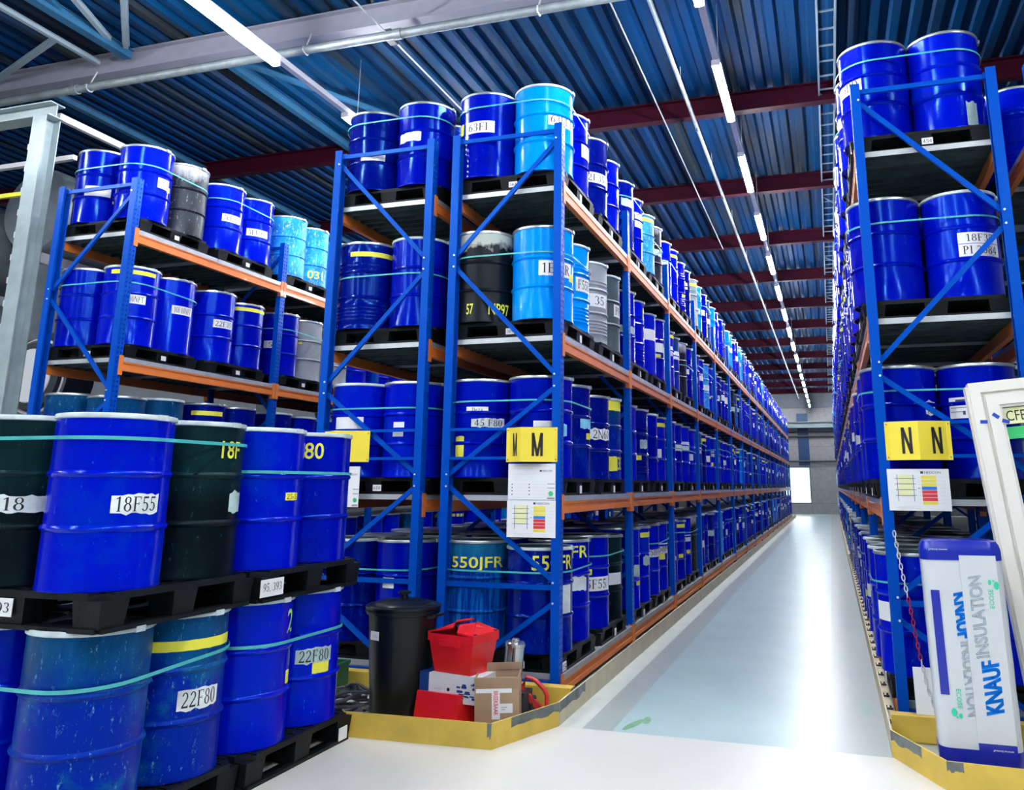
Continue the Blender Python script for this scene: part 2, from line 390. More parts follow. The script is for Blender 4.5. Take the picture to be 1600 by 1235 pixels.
# ---------------------------------------------------------------- the hall
X0, X1, Y0, Y1, ZC = -16.0, 11.0, -12.5, 48.0, 7.42
def build_shell():
    # floor: cream loading area, then painted lanes of the aisle
    mb = MB(); mb.box((X0, Y0, -.2), (X1, -.57, 0), 0)
    fl = struct('floor', mb.mesh('floor', ['floor_cream']), 'cream painted concrete floor of the loading area in front', 'floor')
    mb = MB()
    def lane(a, b, z, m, y0=-.57, y1=Y1): mb.box((a, y0, -.2), (b, y1, z), m)
    lane(X0, .10, 0, 2); lane(.10, .36, 0, 1); lane(.36, .58, 0, 2); lane(.58, 2.06, 0, 0); lane(2.06, 2.47, 0, 2); lane(2.47, X1, 0, 2)
    struct('floor_lane', mb.mesh('floor_lane', ['floor_lane', 'floor_edge', 'floor_band']), 'pale glossy grey painted floor lanes along the aisle', 'floor')
    g = MB()
    for cx, cy, a, b, r in ((.69, -.36, .035, .17, -.25), (.76, -.22, .03, .10, .1)):
        g.add([(cx + a*math.cos(t)*math.cos(r) - b*math.sin(t)*math.sin(r), cy + a*math.cos(t)*math.sin(r) + b*math.sin(t)*math.cos(r), .0015) for t in [2*PI*i/14 for i in range(14)]], [tuple(range(14))])
    struct('floor_marking', g.mesh('green_stain', 'floor_green'), 'green paint stain on the aisle floor by the corner of the yellow guard', 'stain')
    # corrugated roof deck, ribs along the aisle
    prof = []; x = X0; p = .25
    while x < X1:
        prof += [(x, ZC), (x + .10, ZC), (x + .135, ZC + .06), (x + .215, ZC + .06)]; x += p
    prof.append((x, ZC)); n = len(prof); ys = [Y0, Y1]
    mb = MB(); mb.add([(a, y, z) for y in ys for a, z in prof], [(i, i + 1, n + i + 1, n + i) for i in range(n - 1)])
    struct('ceiling', mb.mesh('ceiling', 'deck_blue'), 'blue corrugated steel roof deck with ribs along the aisle', 'ceiling')
    mb = MB(); mb.box((X0, Y0, ZC + .12), (X1, Y1, ZC + .2)); struct('roof_slab', mb.mesh('roof_slab', 'wall_pale'), 'insulated roof layer above the corrugated deck', 'roof')
    # walls
    mb = MB(); mb.box((X0 - .3, Y0, 0), (X0, Y1, ZC)); struct('wall_left', mb.mesh('wall_left', 'wall_pale'), 'pale hall wall far to the left', 'wall')
    mb = MB(); mb.box((X1, Y0, 0), (X1 + .3, Y1, ZC)); struct('wall_right', mb.mesh('wall_right', 'wall_pale'), 'pale hall wall far to the right', 'wall')
    mb = MB(); mb.box((X0, Y0 - .3, 0), (X1, Y0, ZC)); struct('wall_front', mb.mesh('wall_front', 'wall_pale'), 'pale hall wall behind the loading area', 'wall')
    wb = thing('wall_back', 'grey panelled end wall closing the aisle with a bright window', 'wall', (0, Y1, 0)); wb['kind'] = 'structure'
    wx0, wx1, wz0, wz1 = -.62, .97, .66, 2.86
    cols = [X0, -8, -4.6, -2.6, wx0, wx1, 2.9, 5.2, 8, X1]; rows = [0, wz0, wz1, 4.1, 5.35, 6.5, ZC]
    me = {}
    for i in range(len(cols) - 1):
        for j in range(len(rows) - 1):
            if i == 4 and j == 1: continue
            w, h = cols[i+1] - cols[i], rows[j+1] - rows[j]
            k = (round(w, 3), round(h, 3), j == 5)
            if k not in me:
                mb = MB(); mb.box((.008, 0, .008), (w - .008, .2, h - .008)); me[k] = mb.mesh('wall_panel', 'wall_pale' if j == 5 else 'wall_grey')
            q = ob('panel', me[k], wb, (cols[i], random.uniform(0, .006), rows[j]))
    mb = MB(); mb.box((X0, .1, 0), (wx0, .3, ZC)); mb.box((wx1, .1, 0), (X1, .3, ZC)); mb.box((wx0, .1, 0), (wx1, .3, wz0)); mb.box((wx0, .1, wz1), (wx1, .3, ZC))
    ob('backing', mb.mesh('wall_backing', 'floor_dark'), wb)
    w = thing('window_1', 'bright window at the far end of the aisle', 'window', (wx0, Y1, wz0)); w['kind'] = 'structure'
    mb = MB(); W_, H_ = wx1 - wx0, wz1 - wz0
    for a, b in (((0, -.03, 0), (W_, .08, .05)), ((0, -.03, H_ - .05), (W_, .08, H_)), ((0, -.03, .05), (.05, .08, H_ - .05)), ((W_ - .05, -.03, .05), (W_, .08, H_ - .05))): mb.box(a, b)
    ob('frame', mb.mesh('window_frame', 'window_frame_dark'), w)
    mb = MB(); mb.box((.05, .02, .05), (W_ - .05, .03, H_ - .05)); ob('pane', mb.mesh('window_pane', 'glass_clear'), w)
    mb = MB(); mb.box((.35, -.06, 0), (1.0, 0, 3.2)); struct('trim_1', mb.mesh('column_cover', 'panel_blue'), 'dark blue vertical panel above the far window', 'panel').location = (0, Y1 - .012, 2.95)
    mb = MB(); mb.box((X0 + 8, -.5, 5.22), (8, -.3, 5.6)); mb.box((X0 + 8, -.62, 5.22), (8, -.18, 5.26)); mb.box((X0 + 8, -.62, 5.56), (8, -.18, 5.6))
    struct('trim_2', mb.mesh('girder', 'girder_grey'), 'grey girder across the far end wall', 'girder').location = (0, Y1, 0)
    mb = MB()
    mb.tube([(-8, -.12, 0), (8, -.12, 0)], .05)
    pm = mb.mesh('wall_pipe', 'window_frame_dark', True)
    for z, s in ((5.0, 'upper'), (4.72, 'middle'), (3.2, 'lowest')):
        struct('trim_3', pm, s + ' of the three dark pipes along the far end wall', 'pipe').location = (0, Y1, z)
    mb = MB(); mb.box((-40, Y1 + .4, -.3), (40, 140, -.1)); struct('ground', mb.mesh('ground', 'ground_pale'), 'pale paved yard outside the far window', 'ground')
    for x, w_, h, c in ((-9, 9, 4.2, 0), (1.5, 8, 3.6, 1), (-24, 12, 5.4, 2)):
        mb = MB(); mb.box((0, 0, -.1), (w_, 6, h)); mb.box((-.1, -.1, h), (w_ + .1, 6.1, h + .2))
        for k in range(int(w_ / 1.6)): mb.box((.4 + k*1.6, -.05, .9), (1.4 + k*1.6, 0, 2.2))
        q = ob('yard_building', mb.mesh('yard_building', 'far_building'), None, (x, 112, 0))
        tag(q, ('low pale blue shed seen on the left through the far window', 'low pale blue shed seen on the right through the far window', 'taller pale shed beside the yard outside the far window')[c], 'building')
build_shell()

def build_roof():
    BY = [1.2 + 3.65 * k for k in range(-3, 13)]
    words_ = ['third behind the white beam', 'second behind the white beam', 'first behind the white beam', '']
    ordn = ['first', 'second', 'third', 'fourth', 'fifth', 'sixth', 'seventh', 'eighth', 'ninth', 'tenth', 'eleventh', 'twelfth']
    def ibeam(mat):
        mb = MB(); z0, z1 = 7.10, 7.40
        mb.box((X0, -.08, z0), (X1, .08, z0 + .02)); mb.box((X0, -.08, z1 - .02), (X1, .08, z1)); mb.box((X0, -.012, z0 + .02), (X1, .012, z1 - .02)); return mb.mesh('roof_beam', mat)
    mr, mp = ibeam('beam_red'), ibeam('beam_pale')
    for k, y in enumerate(BY):
        pale = k <= 3
        lab = 'pale lilac steel roof beam crossing above the front of the racks' if k == 3 else ('pale roof beam over the loading area, %s' % words_[k] if k < 3 else 'dark red steel roof beam, %s one along the aisle' % ordn[k - 4])
        struct('roof_beam', mp if pale else mr, lab, 'beam').location = (0, y, 0)
    # pipe hung under the pale beam
    mb = MB(); mb.tube([(X0 + .1, 1.02, 6.86), (2.1, 1.02, 6.86)], .055, 10)
    t = thing('sprinkler_main', 'thick grey sprinkler pipe hung below the pale roof beam', 'pipe', (0, 0, 0))
    ob('pipe', mb.mesh('pipe_main', 'pipe_grey', True), t)
    mb = MB()
    for x in (-7.2, -2.35): mb.tube([(x - .05, 1.02, 6.86), (x + .05, 1.02, 6.86)], .068, 10)
    ob('coupling', mb.mesh('coupling', 'pipe_grey', True), t)
    for x in (-6.95, -3.6, -.6):
        mb = MB(); mb.tube([(x, 1.02 + .062*math.sin(a), 6.86 - .062*math.cos(a)) for a in [i*PI/5 - PI/2 - .3 for i in range(7)]], .012, 6); mb.tube([(x, 1.02, 6.92), (x, 1.1, 7.12)], .01, 6)
        ob('hanger', mb.mesh('hanger', 'galvanised', True), t)
    # small pipes along the aisles
    for x, z, y0, lab in ((.6, 6.9, 1.02, 'thin sprinkler pipe running along the aisle left of the strip lights'),):
        t = thing('sprinkler_branch', lab, 'pipe')
        mb = MB(); mb.tube([(x, y0, z), (x, Y1 - 2, z)], .028, 8); ob('pipe', mb.mesh('branch_pipe', 'pipe_grey', True), t)
        hm = MB(); hm.tube([(0, 0, -.03), (0, .05, 0), (0, 0, .03), (0, -.05, 0)], .012, 6, closed=True); hm.tube([(0, 0, .03), (0, 0, .25)], .006, 5); hme = hm.mesh('pipe_clip', 'galvanised')
        for i in range(14): ob('pipe_clip', hme, t, (x, 3.3 + i*3.1, z))
        sp = MB(); sp.lathe([(0, -.06), (.02, -.06), (.02, -.05), (.008, -.045), (.008, .0), (0, 0)], 8); spe = sp.mesh('sprinkler_head', 'steel')
        for i in range(14): ob('sprinkler_head', spe, t, (x, 4.7 + i*3.1, z - .02))
    for x, z, ya, yb, lab in ((-2.55, 6.95, .3, 7.5, 'thin conduit with hooked end crossing the pale beam near the left strip lights'), (.12, 7.05, 1.3, 12, 'thin tension cable below the roof deck above the front rack')):
        t = thing('conduit', lab, 'conduit'); mb = MB(); mb.tube([(x, ya - 3, z), (x, yb, z)], .011, 6); ob('tube', mb.mesh('conduit_tube', 'galvanised'), t)
        mb = MB(); mb.box((x - .05, 1.1, z - .05), (x + .05, 1.3, z + .06)); ob('clamp', mb.mesh('conduit_clamp', 'window_frame_dark'), t)
    # cable ladder
    t = thing('cable_ladder', 'grey cable ladder running along under the roof beside the right rack', 'cable ladder')
    for x in (2.355, 2.565):
        mb = MB(); mb.box((x - .012, -6, 7.20), (x + .012, Y1 - 1, 7.27)); ob('rail', mb.mesh('ladder_rail', 'ladder_grey'), t)
    mb = MB(); mb.box((2.367, -.01, 7.22), (2.553, .01, 7.24)); rm = mb.mesh('ladder_rung', 'ladder_grey')
    for i in range(120): ob('rung', rm, t, (0, -5.8 + i*.42, 0))
    mb = MB()
    for i in range(10): mb.bar((2.367, .2 + i*4.6, 7.215), (2.553, .62 + i*4.6, 7.215), .018, .01, (0, 0, 1))
    ob('diagonal', mb.mesh('ladder_diagonal', 'ladder_grey'), t)
    # bracing of the left bay of the roof
    def member(name, lab, p, q, w=.08, mat='roof_steel'):
        mb = MB(); mb.bar(p, q, w, w * .8, (0, 0, 1)); mb.bar(Vector(p) + Vector((0, 0, w*.45)), Vector(q) + Vector((0, 0, w*.45)), w*1.5, .008, (0, 0, 1))
        o = ob(name, mb.mesh(name, mat)); tag(o, lab, 'roof brace')
    member('roof_purlin', 'thick blue roof purlin meeting the pale beam at upper left', (-6.45, -6, 7.28), (-6.45, 1.1, 7.28), .13)
    member('roof_purlin', 'slim pale roof tie left of the thick blue purlin', (-6.95, -6, 7.25), (-6.95, 1.1, 7.25), .06, 'ladder_grey')
    member('roof_brace', 'diagonal roof brace running left down to the pale beam end', (-8.8, 1.1, 7.27), (-6.95, .45, 7.27), .06, 'ladder_grey')
    member('roof_brace', 'diagonal roof brace above the thick blue purlin, leftmost of three', (-6.45, .1, 7.31), (-6.0, -1.2, 7.31), .06)
    member('roof_brace', 'diagonal roof brace above the thick blue purlin, middle of three', (-6.4, .72, 7.31), (-5.9, -.5, 7.31), .06, 'ladder_grey')
    member('roof_brace', 'diagonal roof brace above the thick blue purlin, rightmost of three', (-6.35, .95, 7.31), (-5.35, -.1, 7.31), .06, 'ladder_grey')
    member('roof_purlin', 'blue roof purlin beyond the pale beam above the left aisle', (-5.3, 1.3, 7.28), (-5.3, 40, 7.28), .10)
    member('roof_purlin', 'blue roof purlin beyond the pale beam left of the far left rack', (-8.4, 1.3, 7.28), (-8.4, 40, 7.28), .10)
    member('roof_brace', 'dark diagonal wind brace beyond the pale beam over the left aisle', (-5.2, 1.4, 7.24), (-3.4, 4.75, 7.24), .06)
    member('roof_brace', 'dark diagonal wind brace beyond the left aisle lights', (-3.0, 4.9, 7.24), (-5.2, 8.4, 7.24), .06)
    # strip lights
    hb = MB(); hb.box((-.04, 0, 0), (.04, 1.62, .05)); hb.box((-.055, 0, .045), (.055, 1.62, .06))
    k = 0
    for rows, mat in ((LAMP_ROWS, 'led'), (FILL_ROWS, 'led_fill')):
        for (x, z, ys, n, sp, ln) in rows:
            side = {1.2: 'over the main aisle', -3.66: 'over the left aisle', 6.2: 'added for fill over the loading area right', -8.4: 'added for fill over the loading area left'}[x]
            t = thing('light_trunking', 'long pale steel light trunking %s' % side, 'light rail')
            mb = MB(); mb.box((x - .035, ys - .4, z + .06), (x + .035, ys + n*sp, z + .13)); ob('rail', mb.mesh('trunk_rail', 'rail_white'), t)
            mb = MB()
            for i in range(n): mb.tube([(x, ys + i*sp + .3, z + .13), (x, ys + i*sp + .3, 7.42)], .006, 4)
            ob('suspension_wire', mb.mesh('trunk_wire', 'galvanised'), t)
            mb = MB(); mb.box((-.045, .02, 0), (.045, ln - .02, .055)); mb.box((-.03, .02, -.022), (.03, ln - .02, 0)); tm = mb.mesh('led_tube', mat)
            mb = MB()
            for a, b in ((-.01, .02), (ln - .02, ln + .01)): mb.box((-.05, a, -.01), (.05, b, .06))
            cm = mb.mesh('lamp_cap', 'rail_white')
            for i in range(n):
                y = ys + i*sp; inview = y > -1.2 and mat == 'led'
                idx = round((y - 2.0) / sp) if x == 1.2 else round((y + .9) / sp)
                nm = ordn[idx] if 0 <= idx < 12 else ('%s' % ['thirteenth', 'fourteenth', 'fifteenth', 'sixteenth', 'seventeenth', 'eighteenth'][idx - 12] if idx >= 12 else '')
                lab = ('glowing white strip light %s, %s from the front' % (side, nm)) if idx >= 0 and mat == 'led' else 'strip light %s outside the frame, number %s' % (side, ordn[i])
                lt = thing('strip_light', lab, 'lamp', (x, y, z), 0, 'strip lights ' + side)
                ob('led_tube', tm, lt); ob('end_cap', cm, lt)
build_roof()

# ---------------------------------------------------------------- pallet racks
LV = {1: .200, 2: 1.615, 3: 3.007, 4: 4.417}
BAY = 2.66; HT = 4.99
def upright_mesh(dirx, holes):
    """omega post: web (slotted when holes) on the dirx side, flanges back, small lips"""
    mb = MB(); t = .004; w = .05; d = .07
    X = lambda a: a * dirx
    def bx(a, b):
        mb.box((min(X(a[0]), X(b[0])), a[1], a[2]), (max(X(a[0]), X(b[0])), b[1], b[2]))
    if holes:
        n = 98; p = HT / n; s = .014; h = .022
        for a, b in ((-w, -.030), (-.030 + s, .030 - s), (.030, w)): bx((-t, a, 0), (0, b, HT))
        for k in range(n):
            for a in (-.030, .030 - s): bx((-t, a, k*p), (0, a + s, k*p + p - h))
    else: bx((-t, -w, 0), (0, w, HT))
    for s in (-1, 1):
        y0, y1 = sorted((s * w, s * (w - t))); bx((-d, y0, 0), (-t, y1, HT))
        y0, y1 = sorted((s * w, s * (w - .018))); bx((-d - t, y0, 0), (-d, y1, HT))
    return mb.mesh('upright', 'rack_blue')
UPR = {(s, h): upright_mesh(s, h) for s in (-1, 1) for h in (0, 1)}
def beam_meshes(dirx, conn):
    mb = MB(); L = BAY - .1; X = lambda a: a * dirx
    def bx(a, b): mb.box((min(X(a[0]), X(b[0])), a[1], a[2]), (max(X(a[0]), X(b[0])), b[1], b[2]))
    bx((-.05, 0, -.145), (.0, L, -.105)); bx((-.05, 0, -.105), (-.006, L, -.062)); bx((-.05, 0, -.062), (.0, L, -.048))
    return mb.mesh('beam', 'beam_orange')
BEAM = {s: beam_meshes(s, 0) for s in (-1, 1)}
def connector_mesh(dirx, end):
    mb = MB(); a, b = sorted((.001 * dirx, .007 * dirx))
    y0, y1 = (-.045, .012) if end == 0 else (-.012, .045)
    mb.box((a, y0, -.195), (b, y1, .012))
    c, d = sorted((-.05 * dirx, .001 * dirx)); y0, y1 = (.001, .007) if end == 0 else (-.007, -.001)
    mb.box((c, y0, -.195), (d, y1, .012)); return mb.mesh('connector', 'beam_orange')
CONN = {(s, e): connector_mesh(s, e) for s in (-1, 1) for e in (0, 1)}
def deck_mesh():
    mb = MB(); w = 1.096; L = (BAY - .12) / 2 - .004
    mb.box((.0, 0, -.006), (w, L, 0)); mb.box((0, 0, -.046), (w, .006, -.006)); mb.box((0, L - .006, -.046), (w, L, -.006))
    mb.box((0, 0, -.046), (.006, L, -.006)); mb.box((w - .006, 0, -.046), (w, L, -.006))
    n = 9
    for i in range(1, n): mb.box((0.01, L*i/n - .012, -.04), (w - .01, L*i/n + .012, -.006))
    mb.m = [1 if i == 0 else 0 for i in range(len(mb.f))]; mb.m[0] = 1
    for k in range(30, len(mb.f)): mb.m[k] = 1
    return mb.mesh('deck_panel', ['galvanised', 'deck_shade'])
DECK = deck_mesh()
def build_rack(x0, nb, flip, lab, levels=(1, 2, 3, 4), detail=2, y0=0.0):
    t = thing('pallet_rack', lab, 'pallet rack', (x0, y0, 0)); Wd = 1.10
    def brace(p, q, parent, w=.04): 
        mb = MB(); mb.bar((p[0], 0, p[1]), (q[0], 0, q[1]), w, .028); return mb
    zz = [(0, 4.84, 1, 3.79), (1, 3.68, 0, 2.645), (0, 2.54, 1, 1.79), (1, 1.69, 0, .92), (0, .76, 1, .06)]
    def xs(s): return (.055 if (s == 0) != flip else Wd - .055)
    pieces = [((xs(a), z0), (xs(b), z1)) for a, z0, b, z1 in zz] + [((.05, 4.93), (Wd - .05, 4.93)), ((.05, .875), (Wd - .05, .875)), ((.05, .14), (Wd - .05, .14))]
    pm = []
    for p, q in pieces: pm.append(brace(p, q, t).mesh('brace', 'rack_blue'))
    allb = MB()
    for p, q in pieces: allb.bar((p[0], 0, p[1]), (q[0], 0, q[1]), .04, .028)
    allm = allb.mesh('bracing', 'rack_blue')
    bo = MB()
    for p, q in pieces[:5]:
        for e in (p, q): bo.tube([(e[0] , -.052, e[1]), (e[0], -.060, e[1])], .009, 6)
    bom = bo.mesh('bolts', 'bolt_white')
    fp = MB(); fp.box((-.09, -.06, 0), (.02, .06, .008)); fpm = fp.mesh('foot_plate', 'rack_blue')
    for k in range(nb + 1):
        y = .05 + BAY * k
        for s, x in ((-1, 0), (1, Wd)):
            u = ob('upright', UPR[(s, 1 if k <= 3 else 0)], t, (x, y, 0))
            if k < 2: ob('foot_plate', fpm, u, (0 if s == 1 else .07, 0, 0))
        if k < detail:
            for m in pm: ob('brace', m, t, (0, y, 0))
            if k == 0: ob('bolts', bom, t, (0, y, 0))
        else: ob('bracing', allm, t, (0, y, 0))
    for l in levels:
        z = LV[l]
        for k in range(nb):
            for s, x in ((-1, 0), (1, Wd)):
                b = ob('beam', BEAM[s], t, (x, .1 + BAY * k, z))
                if k < 4:
                    ob('connector', CONN[(s, 0)], b, (0, 0, 0)); ob('connector', CONN[(s, 1)], b, (0, BAY - .1, 0))
            for h in (0, 1):
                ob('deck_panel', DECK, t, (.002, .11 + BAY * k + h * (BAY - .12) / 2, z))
    return t
build_rack(-1.10, 16, True, 'tall blue and orange rack with the yellow M sign, left of the main aisle')
build_rack(-2.40, 5, False, 'blue rack back to back with the M rack, behind the black bin')
build_rack(2.53, 16, False, 'tall blue and orange rack with the yellow N sign, right of the main aisle')
build_rack(-6.0, 8, True, 'blue and orange rack at far left behind the stacked drums')
build_rack(3.84, 4, True, 'blue rack back to back with the N rack at the right edge', levels=(2, 3, 4))

# ---------------------------------------------------------------- drums, pallets, straps
R = .283
def drum_profile(h, kind, fine):
    p = [(0, .018), (R - .012, .018), (R - .012, .0), (R + .003, .0), (R + .004, .010), (R, .020)]
    def hoop(z):
        return [(R, z - .018), (R + .010, z - .009), (R + .0135, z), (R + .010, z + .009), (R, z + .018)] if fine else [(R, z - .016), (R + .013, z), (R, z + .016)]
    if kind == 'smooth': pass
    elif kind == 'ribbed':
        for i in range(5): z = .09 + i * .035; p += [(R, z - .010), (R + .006, z), (R, z + .010)]
        p += hoop(h * .36) + hoop(h * .655)
        for i in range(2): z = h * .72 + i * .035; p += [(R, z - .010), (R + .005, z), (R, z + .010)]
    else: p += hoop(h * .345) + hoop(h * .655)
    p += [(R, h - .03), (R + .001, h - .006), (R - .004, h - .004), (R - .008, h - .02)]
    return p
DM = {}
def drum_meshes(h, kind, n):
    k = (h, kind, n)
    if k not in DM:
        b = MB(); b.lathe(drum_profile(h, kind, n >= 40), n)
        g = MB()
        g.lathe([(R - .012, h - .012), (R - .012, h + .001), (R - .004, h + .006), (R + .006, h + .004), (R + .010, h - .006), (R + .009, h - .018), (R + .001, h - .022), (R - .012, h - .012)], n)
        g.box((R - .004, -.03, h - .022), (R + .02, .03, h + .006))
        l = MB(); l.lathe([(0, h - .016), (R - .03, h - .016), (R - .012, h - .006)], n)
        l.lathe([(0, h - .004), (.030, h - .004), (.032, h - .016)], 10, 0, (.16, 0))
        DM[k] = (b, g, l, {})
    return DM[k]
def drum_mesh(h, kind, n, mat, what):
    d = drum_meshes(h, kind, n); k = (what, mat)
    if k not in d[3]: d[3][k] = d[what].mesh(('drum_body', 'clamp_ring', 'lid')[what], mat, True)
    return d[3][k]
PATCH = {}
def patch_mesh(w, h, mat, ragged=0, seed=0, r=R + .0018):
    k = (round(w, 3), round(h, 3), mat, ragged, seed)
    if k in PATCH: return PATCH[k]
    rs = random.Random(seed * 91 + 5); n = max(6, int(w / .025)); mb = MB(); vs = []
    for i in range(n + 1):
        a = (i / n - .5) * w / r
        e0 = rs.uniform(0, .13) * h * ragged; e1 = rs.uniform(0, .13) * h * ragged
        if ragged and (i in (0, n)): e0 += .03 * h; e1 += .03 * h
        for rr, z in ((r, -h/2 + e0), (r, h/2 - e1), (r - .003, h/2 - e1), (r - .003, -h/2 + e0)): vs.append((rr*math.cos(a), rr*math.sin(a), z))
    fs = []
    for i in range(n):
        b = 4*i
        fs += [(b, b+4, b+5, b+1), (b+1, b+5, b+6, b+2), (b+3, b+7, b+4, b)]
    fs += [(0, 1, 2, 3), (4*n, 4*n+3, 4*n+2, 4*n+1)]
    mb.add(vs, fs); PATCH[k] = mb.mesh('label', mat); return PATCH[k]
TXM = {}
def wrap_text(txt, w, h, mat, r=R + .0032, bold=0.0, face='serif'):
    k = (txt, round(w, 3), round(h, 3), mat)
    if k not in TXM:
        TXM[k] = text_flat(txt, w, h, lambda x, y, z: (r*math.cos(x / r), r*math.sin(x / r), y), face, bold).mesh('lettering', mat)
    return TXM[k]
STY = {'w': ('paper_white', 0), 'r': ('paper_ragged', 1), 'g': ('paper_grey', 1), 'y': ('tape_yellow', .3), 'b': ('label_blue', 1), 'f': ('paper_white', 0)}
SNAME = {'w': 'label', 'r': 'torn_label', 'g': 'worn_label', 'y': 'yellow_tape', 'b': 'worn_label', 'f': 'label'}
seedc = [0]
def put_labels(root, labs, letters=True):
    for th, z, w, h, st, txt in labs:
        a = math.radians(th); seedc[0] += 1
        if st[0] == 's':
            o = ob('stencil', wrap_text(txt, w, h, 'tape_yellow' if st == 'sy' else 'stencil_green', R + .002, .012, False), root, (0, 0, z), (0, 0, a)); continue
        m, rg = STY[st]
        o = ob(SNAME[st], patch_mesh(w, h, m, rg, seedc[0] % 9 if rg else 0), root, (0, 0, z), (0, 0, a))
        if txt and letters:
            ob('lettering', wrap_text(txt, min(w * .82, .6 * h * len(txt) * .8), h * .66, 'ink_black'), o)
        if st == 'f':
            mb = MB()
            for i, (x0, x1, y) in enumerate(((-.05, .05, .055), (-.09, .03, .03), (-.09, .06, .0), (-.09, .0, -.03))): mb.box((R + .001, x0, y - (.008 if i == 0 else .002)), (R + .0032, x1, y + (.008 if i == 0 else .002)))
            mb.box((R + .001, .0, -.055), (R + .0035, .02, -.025)); ob('print', mb.mesh('form_print', 'print_dark'), o)
CNAME = {'drum_cobalt': 'cobalt blue drum', 'drum_royal': 'royal blue drum', 'drum_navy': 'navy drum', 'drum_teal': 'teal-worn drum', 'drum_sky': 'sky blue drum', 'drum_sky_worn': 'scuffed sky-blue drum',
         'drum_streak': 'streaked light blue drum', 'drum_black': 'black drum', 'drum_black_drip': 'paint dripped black drum', 'drum_black_worn': 'scraped black drum', 'drum_grey': 'light grey drum', 'drum_dark_grey': 'dark grey drum'}
def drum(loc, mat, label, labs=(), h=.865, kind='plain', n=40, ring='ring_steel', lid=True, group=None, letters=True):
    o = ob('steel_drum', drum_mesh(h, kind, n, mat, 0), None, loc); tag(o, label, 'drum', group)
    ob('clamp_ring', drum_mesh(h, kind, n, ring, 1), o)
    if lid: ob('lid', drum_mesh(h, kind, n, 'lid_dark', 2), o)
    put_labels(o, labs, letters)
    return o
def strap_mesh(cs, r, tilt=0, hgt=.014):
    """band around the circles at cs (hull of circles)"""
    pts = []
    for c in cs:
        for i in range(28):
            a = 2*PI*i/28; pts.append((c[0] + r*math.cos(a), c[1] + r*math.sin(a)))
    pts = sorted(set(pts))
    def half(ps):
        o = []
        for p in ps:
            while len(o) > 1 and (o[-1][0]-o[-2][0])*(p[1]-o[-2][1]) - (o[-1][1]-o[-2][1])*(p[0]-o[-2][0]) <= 0: o.pop()
            o.append(p)
        return o[:-1]
    hull = half(pts) + half(pts[::-1]); n = len(hull); cx = sum(p[0] for p in hull)/n; cy = sum(p[1] for p in hull)/n
    vs = []
    for e in (0, .002):
        for z in (-hgt/2, hgt/2):
            for x, y in hull:
                d = math.hypot(x - cx, y - cy); s = 1 + e/d; vs.append((cx + (x-cx)*s, cy + (y-cy)*s, z + tilt*(y - cy)))
    fs = []
    for i in range(n):
        j = (i+1) % n
        fs += [(2*n+i, 2*n+j, 3*n+j, 3*n+i), (j, i, n+i, n+j), (n+i, 3*n+i, 3*n+j, n+j), (i, j, 2*n+j, 2*n+i)]
    mb = MB(); mb.add(vs, fs); return mb
# pallets
def chamfer(w, d, c): return [(c, 0), (w - c, 0), (w, c), (w, d - c), (w - c, d), (c, d), (0, d - c), (0, c)]
def pallet_parts(w, d, h):
    top = MB(); t = .032
    c = .06 if h < .17 else .085
    top.prism(chamfer(w, d, c), h - t, h - .008)
    e = .03
    for a, b in (((c, 0), (w - c, e)), ((c, d - e), (w - c, d)), ((0, c), (e, d - c)), ((w - e, c), (w, d - c))): top.box((a[0], a[1], h - .008), (b[0], b[1], h))
    n = 11
    for i in range(1, n): top.box((w*i/n - .006, e, h - .008), (w*i/n + .006, d - e, h - .001)); top.box((e, d*i/n - .006, h - .008), (w - e, d*i/n + .006, h - .001))
    foot = MB(); f = .075
    foot.add([(-f, -f, .02), (f, -f, .02), (f, f, .02), (-f, f, .02), (-f-.012, -f-.012, h-t), (f+.012, -f-.012, h-t), (f+.012, f+.012, h-t), (-f-.012, f+.012, h-t)], [(0,3,2,1),(4,5,6,7),(0,1,5,4),(1,2,6,5),(2,3,7,6),(3,0,4,7)])
    run = MB(); g = .095
    for y in (0, d/2 - g/2, d - g): run.box((.03, y + .004, 0), (w - .03, y + g - .004, .022))
    for x in (0, w - g): run.box((x + .004, .03, 0), (x + g - .004, d - .03, .021))
    fx = [.09, w/2, w - .09]; fy = [.09, d/2, d - .09]
    return top, foot, run, [(x, y) for x in fx for y in fy]
PP = {}
